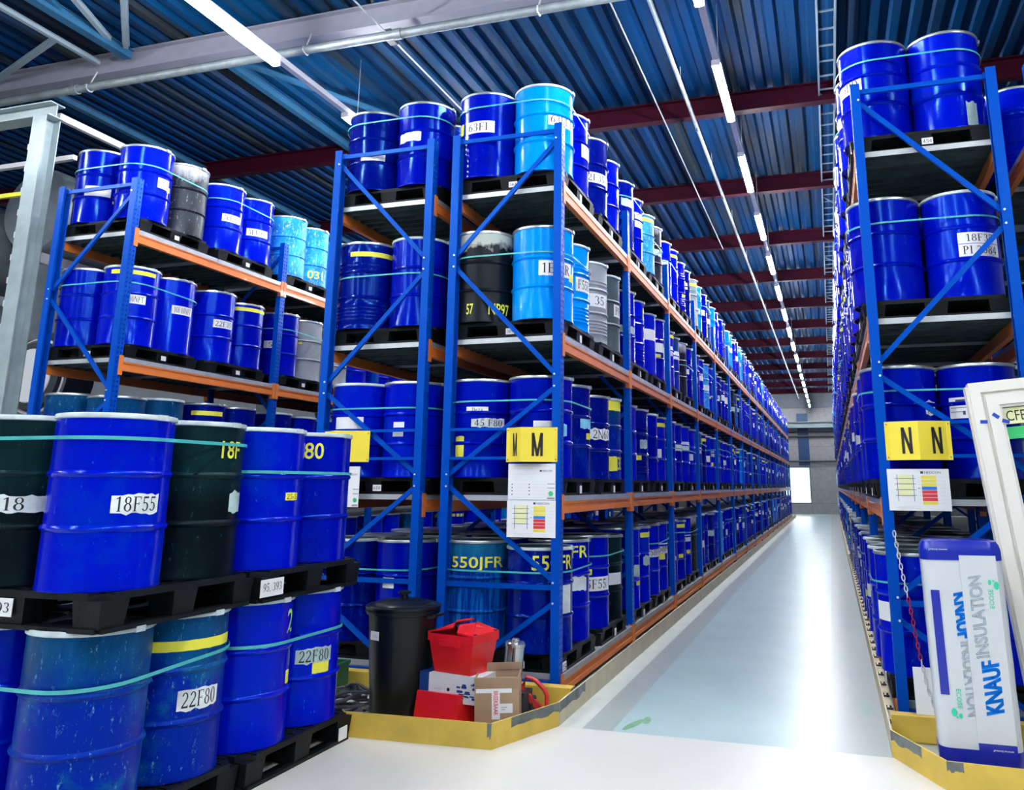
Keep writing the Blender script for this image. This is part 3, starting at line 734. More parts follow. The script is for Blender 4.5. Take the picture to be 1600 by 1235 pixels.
def pallet(loc, label, w=1.10, d=1.09, h=.15, parts=True, group=None, tags=()):
    k = (w, d, h)
    if k not in PP:
        a, b, c, pos = pallet_parts(w, d, h); one = MB()
        for m in (a, c): one.add(m.v, m.f)
        for x, y in pos: one.add([(v[0]+x, v[1]+y, v[2]) for v in b.v], b.f)
        # coarse one for the far pallets
        co = MB(); co.prism(chamfer(w, d, .06), h - .03, h)
        for x, y in pos: co.add([(v[0]+x, v[1]+y, v[2]) for v in b.v], b.f)
        PP[k] = (a.mesh('top_deck', 'pallet_black'), b.mesh('foot', 'pallet_black'), c.mesh('runner', 'pallet_black'), pos, co.mesh('pallet', 'pallet_black'), co)
    A, B, Cm, pos, ONE, co = PP[k]
    if parts:
        t = thing('plastic_pallet', label, 'pallet', loc, 0, group)
        ob('top_deck', A, t); ob('runner', Cm, t)
        for x, y in pos: ob('foot', B, t, (x, y, 0))
    else: t = tag(ob('plastic_pallet', ONE, None, loc), label, 'pallet', group)
    for (face, u, z, tw, th_, txt) in tags:
        mb = MB(); mb.box((-tw/2, -.004, -th_/2), (tw/2, 0, th_/2)); tm = mb.mesh('tag', 'paper_white')
        if face == 'front': q = ob('tag', tm, t, (u, -.003, z))
        elif face == 'right': q = ob('tag', tm, t, (w + .003, u, z), (0, 0, PI/2))
        else: q = ob('tag', tm, t, (-.003, u, z), (0, 0, -PI/2))
        if txt: ob('lettering', text_flat(txt, tw * .8, th_ * .55, lambda x, y, zz: (x, -.0055, y), 'serif').mesh('lettering', 'ink_black'), q)
    return t
SPECIAL = {
  'M4i0':[(-88, 0.507, 0.31, 0.12, 'w', '63FL'), (-136, 0.526, 0.08, 0.12, 'y', '')],
  'M4o0':[(-38, 0.514, 0.26, 0.12, 'w', '63FL')],
  'M4o1':[(-6, 0.47, 0.2, 0.16, 'w', '')],
  'M4o2':[(-38, 0.406, 0.34, 0.12, 'w', '2F35'), (14, 0.4, 0.1, 0.12, 'y', '')],
  'M4o3':[(13, 0.522, 0.1, 0.1, 'y', '')],
  'M4o4':[(-19, 0.592, 0.3, 0.12, 'g', ''), (12, 0.582, 0.1, 0.25, 'w', '')],
  'M4o5':[(-17, 0.546, 0.2, 0.2, 'w', '')],
  'M3o0':[(-43, 0.465, 0.36, 0.14, 'w', '1E FR'), (-3, 0.408, 0.1, 0.08, 'y', '')],
  'M3o1':[(-11, 0.464, 0.3, 0.14, 'w', 'F55FL')],
  'M3o2':[(-29, 0.451, 0.26, 0.14, 'w', '35')],
  'M3o3':[(-1, 0.466, 0.24, 0.14, 'w', 'PPF')],
  'M3i0':[(-96, 0.121, 0.07, 0.1, 'sy', '57'), (-38, 0.122, 0.22, 0.11, 'sy', 'NP97')],
  'M2i0':[(-76, 0.593, 0.2, 0.05, 'w', 'Deza'), (-54, 0.476, 0.32, 0.09, 'r', '45 F80'), (-110, 0.269, 0.1, 0.19, 'y', '')],
  'M2o0':[(-64, 0.449, 0.2, 0.07, 'w', ''), (-25, 0.411, 0.08, 0.12, 'b', '')],
  'M2o1':[(-2, 0.514, 0.24, 0.12, 'b', ''), (16, 0.398, 0.12, 0.06, 'y', '')],
  'M2o2':[(-25, 0.446, 0.32, 0.13, 'r', '2N60')],
  'M2o3':[(-17, 0.794, 0.34, 0.12, 'y', ''), (-29, 0.165, 0.16, 0.16, 'y', ''), (13, 0.17, 0.14, 0.14, 'sy', '35')],
  'M1i0':[(-68, 0.689, 0.5, 0.12, 'sy', '550JFR')],
  'M1o0':[(-43, 0.715, 0.42, 0.12, 'sy', '550FR'), (-16, 0.424, 0.12, 0.3, 'r', '')],
  'M1o1':[(-37, 0.745, 0.3, 0.14, 'sy', 'JFR'), (-30, 0.483, 0.2, 0.14, 'r', '')],
  'M1o2':[(-39, 0.411, 0.4, 0.13, 'w', '5F55'), (-61, 0.534, 0.1, 0.08, 'y', '')],
  'M1o5':[(12, 0.769, 0.34, 0.06, 'y', ''), (5, 0.471, 0.26, 0.13, 'g', '')],
  'M1o6':[(-19, 0.518, 0.3, 0.12, 'w', '58F8')],
  'M1o7':[(-19, 0.527, 0.34, 0.13, 'w', '58F9'), (-31, 0.423, 0.12, 0.08, 'y', '')],
  'L4o0':[(-68, 0.346, 0.25, 0.08, 'w', '')],
  'L3o0':[(-48, 0.743, 0.5, 0.05, 'y', '')],
  'L2i0':[(-92, 0.47, 0.11, 0.05, 'w', ''), (-93, 0.389, 0.11, 0.05, 'w', '')],
  'L1i0':[(-99, 0.513, 0.12, 0.1, 'w', '')],
  'N4o0':[(-167, 0.51, 0.3, 0.13, 'w', '485PD')],
  'N4i0':[(-58, 0.097, 0.1, 0.3, 'g', '')],
  'N3i0':[(-69, 0.44, 0.3, 0.2, 'w', '18F35')],
  'N2o0':[(-7, 0.539, 0.12, 0.13, 'r', '15F')],
  'N2i0':[(-121, 0.533, 0.22, 0.16, 'f', '')],
  'K4o0':[(-1, 0.459, 0.16, 0.12, 'w', ''), (17, 0.415, 0.06, 0.06, 'y', '')],
  'K4o2':[(-19, 0.428, 0.26, 0.1, 'w', '5FF-C3')],
  'K4o3':[(-30, 0.396, 0.3, 0.1, 'w', '5FF-C3')],
  'K4o5':[(-28, 0.15, 0.26, 0.12, 'sy', '031')],
  'K3o0':[(-42, 0.797, 0.5, 0.05, 'y', ''), (-38, 0.499, 0.26, 0.1, 'w', '4F80NFT')],
  'K3o1':[(-10, 0.502, 0.28, 0.1, 'w', '10F80NFT')],
  'K3o2':[(-13, 0.472, 0.28, 0.1, 'w', '22F35')],
  'K3o3':[(-18, 0.761, 0.5, 0.05, 'y', '')],
  'K3o4':[(-70, 0.417, 0.2, 0.1, 'w', 'S')],
  'K3o5':[(-122, 0.535, 0.08, 0.04, 'y', '')],
  'A1u':[(-17, 0.412, 0.25, 0.11, 'r', '18F55')],
  'A0u':[(-50, 0.407, 0.4, 0.1, 'r', '18')],
  'A2u':[(-1, 0.705, 0.15, 0.1, 'sy', '18F'), (16, 0.409, 0.14, 0.14, 'g', '')],
  'B1u':[(-3, 0.436, 0.11, 0.05, 'y', '25-5')],
  'B2u':[(-50, 0.736, 0.13, 0.11, 'sy', '80')],
  'A2l':[(-28, 0.67, 0.62, 0.055, 'y', ''), (-14, 0.395, 0.25, 0.12, 'r', '22F80')],
  'B1l':[(34, 0.713, 0.08, 0.14, 'sg', '2'), (34, 0.379, 0.06, 0.08, 'y', '')],
  'B2l':[(-30, 0.42, 0.26, 0.11, 'g', '22F80'), (-20, 0.342, 0.13, 0.07, 'y', '')],
}
SPECIAL.update({'M2o1': [(-8, .514, .24, .12, 'b', ''), (-2, .39, .12, .06, 'y', '')], 'M1o5': [(-6, .769, .34, .06, 'y', ''), (-5, .471, .26, .13, 'g', '')],
  'M4o2': [(-38, .406, .34, .12, 'w', '2F35'), (2, .4, .08, .12, 'y', '')], 'M4o3': [(0, .45, .1, .1, 'y', '')], 'M4o4': [(-24, .592, .26, .12, 'g', ''), (3, .53, .1, .25, 'w', '')],
  'M2o3': [(-22, .794, .36, .12, 'y', ''), (-32, .165, .16, .16, 'y', ''), (0, .17, .14, .14, 'sy', '35')],
  'B1l': [(16, .69, .08, .14, 'sg', '2'), (20, .36, .06, .08, 'y', '')], 'N2o0': [(-40, .539, .12, .13, 'r', '15F')], 'K3o5': [(-62, .535, .08, .04, 'y', '')],
  'N4o0': [(-150, .51, .36, .13, 'w', '485PD')], 'N3i0': [(-69, .47, .34, .09, 'w', '18F35'), (-69, .37, .34, .10, 'w', 'PI 3084')],
  'N2i0': [(-121, .533, .22, .16, 'f', '')]})
PAINT = {'M4i0': 'drum_royal', 'M4o0': 'drum_sky', 'M4o6': 'drum_sky_worn', 'M4o7': 'drum_black_worn', 'M4o12': 'drum_grey', 'M4o13': 'drum_sky',
 'M3i0': 'drum_black_drip', 'M3o0': 'drum_sky', 'M3o1': 'drum_sky', 'M3o2': 'drum_grey', 'M3o3': 'drum_dark_grey', 'M2i0': 'drum_royal', 'M2o0': 'drum_royal', 'M2o3': 'drum_teal',
 'M1i0': 'drum_streak', 'M1o0': 'drum_navy', 'M1o3': 'drum_black', 'M1o1': 'drum_royal', 'M1o2': 'drum_royal', 'L3o0': 'drum_navy', 'L1o0': 'drum_navy', 'L1i0': 'drum_royal', 'L4o0': 'drum_navy',
 'K4o1': 'drum_black_worn', 'K4o4': 'drum_sky_worn', 'K4o5': 'drum_sky_worn', 'K4o6': 'drum_sky', 'K4o7': 'drum_sky', 'K3o5': 'drum_grey', 'K3o6': 'drum_grey', 'K2o0': 'drum_teal', 'K2i0': 'drum_teal', 'K2o1': 'drum_teal',
 'N2o0': 'drum_royal', 'N2i0': 'drum_royal', 'N3o0': 'drum_royal', 'M3o10': 'drum_black_worn', 'M1o11': 'drum_black_worn'}
KIND = {'M4i0': 'smooth', 'M3o1': 'ribbed', 'M3o2': 'ribbed', 'M2o5': 'ribbed', 'L3o0': 'ribbed', 'M3o6': 'smooth', 'M4o4': 'smooth', 'K3o1': 'smooth', 'M2o12': 'ribbed', 'P4o2': 'ribbed', 'P4o3': 'ribbed'}
OUT_X = {'M': -.285, 'L': -2.13, 'N': 2.735, 'K': -5.165, 'P': 4.10}
IN_X = {'M': -.865, 'L': -1.555, 'N': 3.315, 'K': -5.76, 'P': 4.68}
YS = {'M': (.33, .905, 1.62, 2.195), 'L': (.33, .905, 1.62, 2.195), 'N': (.43, 1.0, 1.70, 2.275), 'K': (.36, .94, 1.66, 2.235), 'P': (.43, 1.0, 1.70, 2.275)}
RNAME = {'M': 'M rack', 'N': 'N rack', 'K': 'far-left rack', 'L': 'rack behind bin', 'P': 'rack behind the N rack'}
LNAME = {1: 'bottom level', 2: 'second level', 3: 'third level', 4: 'top level'}
TENS = ['', '', 'twenty', 'thirty', 'forty', 'fifty', 'sixty']
ONES = 'first second third fourth fifth sixth seventh eighth ninth tenth eleventh twelfth thirteenth fourteenth fifteenth sixteenth seventeenth eighteenth nineteenth'.split()
def nth(i):
    i += 1
    if i < 20: return ONES[i-1]
    return TENS[i//10][:-1] + 'ieth' if i % 10 == 0 else TENS[i//10] + '-' + ONES[i % 10 - 1]
def pick(rs):
    u = rs.random()
    for p, m in ((.46, 'drum_cobalt'), (.70, 'drum_royal'), (.84, 'drum_navy'), (.91, 'drum_teal'), (.945, 'drum_sky'), (.965, 'drum_black'), (.98, 'drum_grey'), (2, 'drum_sky_worn')):
        if u < p: return m
INDIV = {('M', 'o'): 36, ('M', 'i'): 2, ('N', 'o'): 18, ('N', 'i'): 2, ('K', 'o'): 10, ('K', 'i'): 1, ('L', 'o'): 1, ('L', 'i'): 2, ('P', 'o'): 0}
TOTAL = {'M': 64, 'N': 64, 'K': 32, 'L': 8, 'P': 0}
stuff_mb = {}
def stuff_drum(x, y, z, mat, h):
    if 'd' not in stuff_mb: stuff_mb['d'] = (MB(), [])
    mb, mats = stuff_mb['d']
    for m in (mat, 'ring_steel'):
        if m not in mats: mats.append(m)
    q = MB(); n = 18
    q.lathe([(R - .01, 0), (R, .0), (R, h*.33), (R + .010, h*.345), (R, h*.36), (R, h*.64), (R + .010, h*.655), (R, h*.67), (R, h - .02)], n)
    mb.add([(v[0]+x, v[1]+y, v[2]+z) for v in q.v], q.f, mats.index(mat))
    q = MB(); q.lathe([(R, h - .02), (R + .009, h - .018), (R + .008, h), (R - .01, h + .002), (0, h - .012)], n)
    mb.add([(v[0]+x, v[1]+y, v[2]+z) for v in q.v], q.f, mats.index('ring_steel'))
def stuff_patch(x, y, z, th, w, h, mat):
    if 'p' not in stuff_mb: stuff_mb['p'] = (MB(), [])
    mb, mats = stuff_mb['p']
    if mat not in mats: mats.append(mat)
    r = R + .002; vs = []; n = 4
    for i in range(n + 1):
        a = math.radians(th) + (i/n - .5) * w / r
        for zz in (-h/2, h/2): vs.append((x + r*math.cos(a), y + r*math.sin(a), z + zz))
    mb.add(vs, [(2*i, 2*i+2, 2*i+3, 2*i+1) for i in range(n)], mats.index(mat))
PALLET_IND = {'M': 18, 'N': 8, 'K': 5, 'L': 1, 'P': 0}
PX = {'M': -1.115, 'L': -2.39, 'N': 2.50, 'K': -6.0, 'P': 3.86}
ntot = [0]
def fill_rack(rk, levels):
    rs = random.Random({'M': 11, 'N': 23, 'K': 5, 'L': 8, 'P': 3}[rk])
    for l in levels:
        z = LV[l] + .15
        for i in range(TOTAL[rk]):
            b, j = divmod(i, 4)
            for c in 'oi':
                key = '%s%d%s%d' % (rk, l, c, i); mat = pick(rs)
                if i < 9 and mat not in ('drum_cobalt', 'drum_royal', 'drum_navy'): mat = 'drum_cobalt'
                if rk == 'N' and i < 14 and mat.startswith('drum_sky'): mat = 'drum_royal'
                mat = PAINT.get(key, mat)
                if rk == 'M' and l == 4 and i > 10 and rs.random() < .3: mat = 'drum_sky' if rs.random() < .4 else 'drum_cobalt'
                jx, jy = rs.uniform(-.012, .012), rs.uniform(-.003, .003); h = .865 + rs.choice((0, 0, .0, -.03, .012))
                x = (OUT_X if c == 'o' else IN_X)[rk] + (jx if c == 'o' else 0); y = YS[rk][j] + BAY * b + jy
                sgn = -1 if rk == 'N' else 1
                base = {'M': -30, 'N': 222, 'K': -32, 'L': -80, 'P': 250}[rk]
                labs = SPECIAL.get(key)
                gen = []
                if labs is None:
                    if rs.random() < .55: gen.append((base + rs.uniform(-22, 18), rs.uniform(.36, .56), rs.uniform(.16, .32), rs.uniform(.10, .15), rs.choice('wwwrg'), ''))
                    if rs.random() < .26: gen.append((base + rs.uniform(-25, 25), rs.uniform(.25, .36) if rs.random() < .6 else rs.uniform(.70, .78), rs.uniform(.08, .14), .07, 'y', ''))
                    if rs.random() < .10: gen.append((base, .76, .40, .055, 'y', ''))
                    labs = gen
                if i < INDIV.get((rk, c), 0) and not (rk == 'K' and l == 1):
                    kd = KIND.get(key, 'ribbed' if rs.random() < .05 and i > 4 else 'plain')
                    where = 'at the aisle side' if c == 'o' else 'at the back'
                    txt = [q[5] for q in labs if q[5]]
                    det = ' marked %s' % txt[0].replace(' ', '') if txt else (' with yellow tape' if any(q[4] == 'y' for q in labs) else (' with pale label' if labs else ''))
                    if c == 'o': lab = '%s%s, %s along aisle on %s of %s' % (CNAME[mat], det, nth(i), LNAME[l], RNAME[rk])
                    else: lab = '%s%s, %s in inner column, %s, %s' % (CNAME[mat], det, nth(i), LNAME[l], RNAME[rk])
                    near = i < 8
                    drum((x, y, z), mat, lab, labs, h, kd, 48 if i < 4 else (36 if near else 24), 'ring_steel' if rs.random() < .7 else 'ring_white', True if (i < 4) else False, '%s drums on the %s' % (LNAME[l], RNAME[rk]))
                    ntot[0] += 1
                else:
                    stuff_drum(x, y, z, mat, h)
                    if c == 'o':
                        for q in labs:
                            if q[4][0] != 's': stuff_patch(x, y, z + q[1], q[0], q[2], q[3], STY[q[4]][0])
        for p in range(TOTAL[rk] // 2):
            b, j = divmod(p, 2); y = (.115 if j == 0 else 1.375) + BAY * b + (.03 if rk in 'NP' else 0)
            n1, n2 = 2*p, 2*p + 1
            if p < PALLET_IND[rk] and not (rk == 'K' and l == 1):
                tg = []
                front = {('M', 4): '564', ('M', 3): '309', ('L', 2): '610', ('M', 1): '63', ('N', 4): '454', ('K', 3): '380'}
                if p == 0 and (rk, l) in front: tg.append(('front', .60 if rk != 'M' or l > 1 else .74, .055, .085, .055, front[(rk, l)]))
                if rk == 'M': tg.append(('right', .55 if not (l == 1 and p == 0) else .06, .05, .06 if l > 1 or p else .12, .07, '5' if (l == 1 and p == 0) else ''))
                if rk == 'K': tg.append(('right', .55, .06, .07, .05, ''))
                if rk == 'N': tg.append(('left', .55, .05, .07, .06, ''))
                lab = 'black plastic pallet, %s along the aisle on %s of %s' % (nth(p), LNAME[l], RNAME[rk])
                pallet((PX[rk], y, LV[l]), lab, parts=(p < 2), group='pallets on the %s' % RNAME[rk], tags=tg)
                if rs.random() < .62 or p == 0:
                    cs = [(xx, YS[rk][2*j + q] + BAY*b) for xx in (OUT_X[rk], IN_X[rk]) for q in (0, 1)]
                    cx = sum(q[0] for q in cs)/4; cy = sum(q[1] for q in cs)/4
                    mb = strap_mesh([(q[0]-cx, q[1]-cy) for q in cs], R + .016, rs.uniform(-.05, .05))
                    zz = z + .865 * rs.choice((.76, .78, .72, .56) if l > 1 else (.78, .74))
                    tag(ob('strapping_band', mb.mesh('strap', 'strap_teal'), None, (cx, cy, zz)), 'teal band round the four drums on %s pallet, %s of %s' % (nth(p), LNAME[l], RNAME[rk]), 'strap', 'teal strapping bands')
            else:
                if 'q' not in stuff_mb: stuff_mb['q'] = (MB(), ['pallet_black', 'paper_white'])
                mb = stuff_mb['q'][0]; co = PP[(1.10, 1.09, .15)][5]
                mb.add([(v[0] + PX[rk], v[1] + y, v[2] + LV[l]) for v in co.v], co.f, 0)
                if rk in 'MN':
                    xx = PX[rk] + (1.104 if rk == 'M' else -.004); mb.add([(xx, y+.5, LV[l]+.03), (xx, y+.57, LV[l]+.03), (xx, y+.57, LV[l]+.10), (xx, y+.5, LV[l]+.10)], [(0, 1, 2, 3)], 1)
fill_rack('M', (1, 2, 3, 4)); fill_rack('N', (1, 2, 3, 4)); fill_rack('K', (1, 2, 3, 4)); fill_rack('L', (1, 2, 3, 4))
# the rack behind the N rack shows a few drums beside the N rack's right post
for i, (y, mat) in enumerate(((1.70, 'drum_cobalt'), (2.275, 'drum_royal'))):
    drum((4.10, y, LV[4] + .15), mat, '%s ribbed drum on the top level of the rack behind the N rack' % ('nearer' if i == 0 else 'farther'), [(200, .2, .1, .2, 'w', '')] if i == 0 else [], .865, 'ribbed', 40)
    drum((4.68, y, LV[4] + .15), mat, '%s right-hand blue drum on top level of the rack behind the N rack' % ('nearer' if i == 0 else 'farther'), [], .865, 'plain', 32)
pallet((3.86, 1.405, LV[4]), 'black plastic pallet on the top level of the rack behind the N rack', parts=False)
for k, nm, lab, cat in (('d', 'steel_drums', 'the many steel drums farther down the aisle and in the inner columns', 'drum'), ('p', 'drum_labels', 'pale and yellow labels on the drums farther down the aisle', 'label'), ('q', 'plastic_pallets', 'the black plastic pallets farther down the aisle', 'pallet')):
    mb, mats = stuff_mb[k]
    tag(ob(nm, mb.mesh(nm, mats, k == 'd')), lab, cat, None, 'stuff')

# ---------------------------------------------------------------- the stacked pallets at the front left
def front_stack():
    HS = .83
    spots = {'A1': (-1.43, -3.275), 'A2': (-1.425, -2.705), 'A0': (-2.0, -3.275), 'A3': (-2.0, -2.705), 'B1': (-1.385, -2.14), 'B2': (-1.385, -1.575), 'B0': (-1.955, -2.14), 'B3': (-1.955, -1.575)}
    spec = {'A1u': ('drum_cobalt', 'bright cobalt drum marked 18F55 on the upper tier of the nearest stack'),
      'A0u': ('drum_black', 'black drum cut by the photo edge on the upper tier of the nearest stack'),
      'A2u': ('drum_black', 'black drum with green 18F stencil right of the bright 18F55 drum'),
      'A3u': ('drum_navy', 'navy drum hidden behind the upper black drums of the nearest stack'),
      'B1u': ('drum_cobalt', 'cobalt drum with small yellow tag on the upper tier of the farther stack'),
      'B2u': ('drum_royal', 'royal blue drum with green 80 stencil at the right end of upper tier'),
      'B0u': ('drum_navy', 'navy drum behind the yellow-tagged drum of the farther stack'), 'B3u': ('drum_cobalt', 'cobalt drum behind the drum with green 80 stencil'),
      'A1l': ('drum_teal', 'greenish worn blue drum at the bottom corner of the nearest stack'),
      'A0l': ('drum_royal', 'royal blue drum cut by the photo edge on the lower tier'),
      'A2l': ('drum_teal', 'worn blue drum with yellow tape and torn 22F80 label on lower tier'),
      'B1l': ('drum_cobalt', 'plain cobalt drum on the lower tier below the 393 pallet tag'),
      'B2l': ('drum_cobalt', 'cobalt drum with worn grey 22F80 label at lower right of the stacks'),
      'A3l': ('drum_navy', 'navy drum hidden behind the taped drum of the lower tier'), 'B0l': ('drum_navy', 'navy drum hidden behind the plain cobalt lower drum'), 'B3l': ('drum_royal', 'royal blue drum hidden behind the lower 22F80 drum')}
    for k, (x, y) in spots.items():
        for t, z in (('l', .18), ('u', 1.19)):
            m, lab = spec[k + t]
            drum((x, y, z), m, lab, SPECIAL.get(k + t, []), HS if t == 'l' else .855, 'plain', 64, 'ring_white', True, 'drums of the two front stacks')
    for s, y, nm in (('A', -3.545, 'nearest'), ('B', -2.415, 'farther')):
        for t, z in ((0, 0), (1, 1.01)):
            tg = []
            if s == 'A' and t: tg = [('front', .50, .10, .17, .085, '503'), ]
            if s == 'B' and t: tg = [('right', .10, .085, .22, .10, '95, 393')]
            if s == 'B' and not t: tg = [('right', 1.0, .06, .10, .08, '')]
            pallet((-2.205 - (.04 if s == 'A' else 0), y, z), 'black plastic pallet under the %s tier of the %s front stack' % (('lower', 'upper')[t], nm), 1.12, 1.12, .18, True, 'pallets of the front stacks', tg)
            ks = [spots[s + q] for q in ('0123' if s == 'A' else '0123')]
            cx = sum(q[0] for q in ks)/4; cy = sum(q[1] for q in ks)/4
            zs, tl = {('A', 0): (.60, .05), ('A', 1): (.735, .0), ('B', 0): (.575, .0), ('B', 1): (.585, .0)}[(s, t)]
            mb = strap_mesh([(q[0]-cx, q[1]-cy) for q in ks], R + .016, tl, .018)
            tag(ob('strapping_band', mb.mesh('strap', 'strap_teal'), None, (cx, cy, z + .18 + zs)), 'teal band round the drums of the %s tier, %s front stack' % (('lower', 'upper')[t], nm), 'strap', 'teal strapping bands')
front_stack()

# ---------------------------------------------------------------- signs, posters, guards and the things around them
def sign(name, label, x0, x1, z0, z1, letter, fold, letters=(1, 1), y=-.006):
    """yellow aisle plate folded along its middle, flanges at both ends"""
    t = thing('aisle_sign', label, 'sign', (0, 0, 0)); H = z1 - z0; xm = x0 + (x1 - x0) * fold[0]; ym = y - fold[1]
    mb = MB(); th = .004; pts = [(x0, y), (x0 + .03, y), (xm, ym), (x1 - .03, y), (x1, y)]
    for (ax, ay), (bx_, by) in zip(pts, pts[1:]):
        mb.add([(ax, ay, z0), (bx_, by, z0), (bx_, by, z1), (ax, ay, z1), (ax, ay + th, z0), (bx_, by + th, z0), (bx_, by + th, z1), (ax, ay + th, z1)],
               [(0,1,2,3), (5,4,7,6), (3,2,6,7), (4,5,1,0), (1,5,6,2), (4,0,3,7)])
    ob('plate', mb.mesh('sign_plate', 'plate_yellow'), t)
    for i, ((ax, ay), (bx_, by)) in enumerate(((pts[1], pts[2]), (pts[2], pts[3]))):
        if not letters[i]: continue
        L = math.hypot(bx_ - ax, by - ay); dx, dy = (bx_ - ax)/L, (by - ay)/L; cx, cy = (ax + bx_)/2, (ay + by)/2
        if fold[2]: cx += dx * fold[2][i]; cy += dy * fold[2][i]
        to = lambda u, v, w_: (cx + dx*u + dy*.0015, cy + dy*u - dx*.0015, (z0 + z1)/2 + v)
        ob('letter', text_flat(letter, min(.095, L*.36), .195, to, 'block').mesh('letter', 'ink_black'), t)
    mb = MB()
    for xx in (x0 + .015, x1 - .015):
        for zz in (z0 + .02, z1 - .02): mb.tube([(xx, y - .004, zz), (xx, y + .001, zz)], .006, 6)
    ob('screws', mb.mesh('sign_screws', 'steel'), t)
sign('M', 'yellow folded aisle sign with two black M letters on the rack post', -.485, -.022, 1.895, 2.185, 'M', (.36, .10, None))
sign('N', 'yellow folded aisle sign with two black N letters on the right rack', 2.585, 3.045, 1.90, 2.185, 'N', (.50, .07, (.02, .03)))
sign('L', 'yellow folded aisle sign half hidden behind the stacked drums', -2.30, -1.825, 1.90, 2.18, 'L', (.36, .10, None), (1, 0))
for x0, nm in ((-1.10, 'M rack'), (-2.40, 'rack behind the bin'), (2.53, 'N rack')):
    for z, w_ in ((2.18, 'upper'), (1.93, 'lower')):
        mb = MB(); mb.box((x0 + .07, .0, z - .012), (x0 + 1.03, .02, z + .012))
        tag(ob('sign_rail', mb.mesh('sign_rail', 'rack_blue')), '%s thin blue sign rail across the end of the %s' % (w_, nm), 'rail')
def poster(label, x0, x1, z0, z1, y, kind):
    t = thing('load_notice', label, 'notice', (x0, y, z0)); w, h = x1 - x0, z1 - z0
    mb = MB(); mb.box((0, 0, 0), (w, .005, h)); ob('board', mb.mesh('notice_board', 'board_white'), t)
    pr = {}
    def r(m, a, b, c, d): pr.setdefault(m, MB()).box((a * w, -.0012, b * h), (c * w, 0, d * h))
    to = lambda cx, cz: (lambda x, y_, zz: (cx * w + x, -.002, cz * h + y_))
    words_ = []
    if kind == 'diagram':
        for x in (.16, .42): r('print_dark', x - .004, .22, x + .004, .86)
        for z in (.36, .50, .64, .77):
            r('print_dark', .12, z - .005, .46, z + .005)
        for a, b in ((.37, .49), (.51, .63), (.65, .76), (.78, .86)): r('print_pale', .18, a, .40, b)
        for i, m in enumerate(('print_yellow', 'print_yellow', 'print_yellow', 'print_blue', 'print_red', 'print_red', 'print_red', 'print_yellow')):
            z = .80 - i * .088; r(m, .55, z - .038, .79, z + .038); r('print_grey', .84, z - .004, .94, z + .004); r('print_grey', .50, z - .008, .525, z + .008)
        r('print_dark', .49, .525, .52, .545)
        r('print_grey', .15, .09, .55, .10); r('print_grey', .15, .06, .5, .07)
        words_.append(('NEDCON', .26 * w, .055 * h, .74, .915)); 
        g = pr.setdefault('print_dark', MB()); g.lathe([(0, 0), (.011, .0), (.011, .001), (0, .001)], 10) if False else g.box((.545 * w, -.0012, .885 * h), (.59 * w, 0, .945 * h))
    else:
        words_.append(('NEDCON', .20 * w, .05 * h, .83, .80)); r('print_dark', .67, .775, .715, .825)
        r('print_grey', .12, .93, .88, .945)
        for z in (.87, .70, .62, .55): r('print_grey', .08, z, .55, z + .006)
        for z in (.42, .33, .24, .14):
            r('print_grey', .14, z, .40, z + .008); r('print_grey', .52, z, .80, z + .008); r('print_dark', .075, z - .01, .10, z + .02); r('print_dark', .44, z - .01, .465, z + .02)
        for z in (.43, .32, .05, .025): r('print_dark', .83, z, .985, z + .014)
        g = pr.setdefault('print_green', MB()); n = 16; c = (.905 * w, .17 * h); g.add([(c[0] + .021*math.cos(2*PI*i/n), -.0012, c[1] + .021*math.sin(2*PI*i/n)) for i in range(n)], [tuple(range(n))])
        r('print_grey', .1, .06, .75, .068)
    for m, mb in pr.items():
        o = ob('print', mb.mesh('notice_print', m), t); o['kind'] = 'stuff'
    for s, ww, hh, cx, cz in words_: ob('lettering', text_flat(s, ww, hh, to(cx, cz)).mesh('lettering', 'print_dark'), t)
poster('white notice with small print below the M sign, upper of two', -.46, -.035, 1.582, 1.88, -.012, 'text')
poster('white load diagram with colour bars, lower notice on the M rack', -.466, -.032, 1.275, 1.578, -.012, 'diagram')
poster('white load diagram with colour bars below the N sign', 2.578, 3.004, 1.533, 1.835, -.012, 'diagram')
poster('white notice half hidden behind the stacked drums, right of the pallets', -2.27, -1.905, 1.50, 1.86, -.012, 'text')

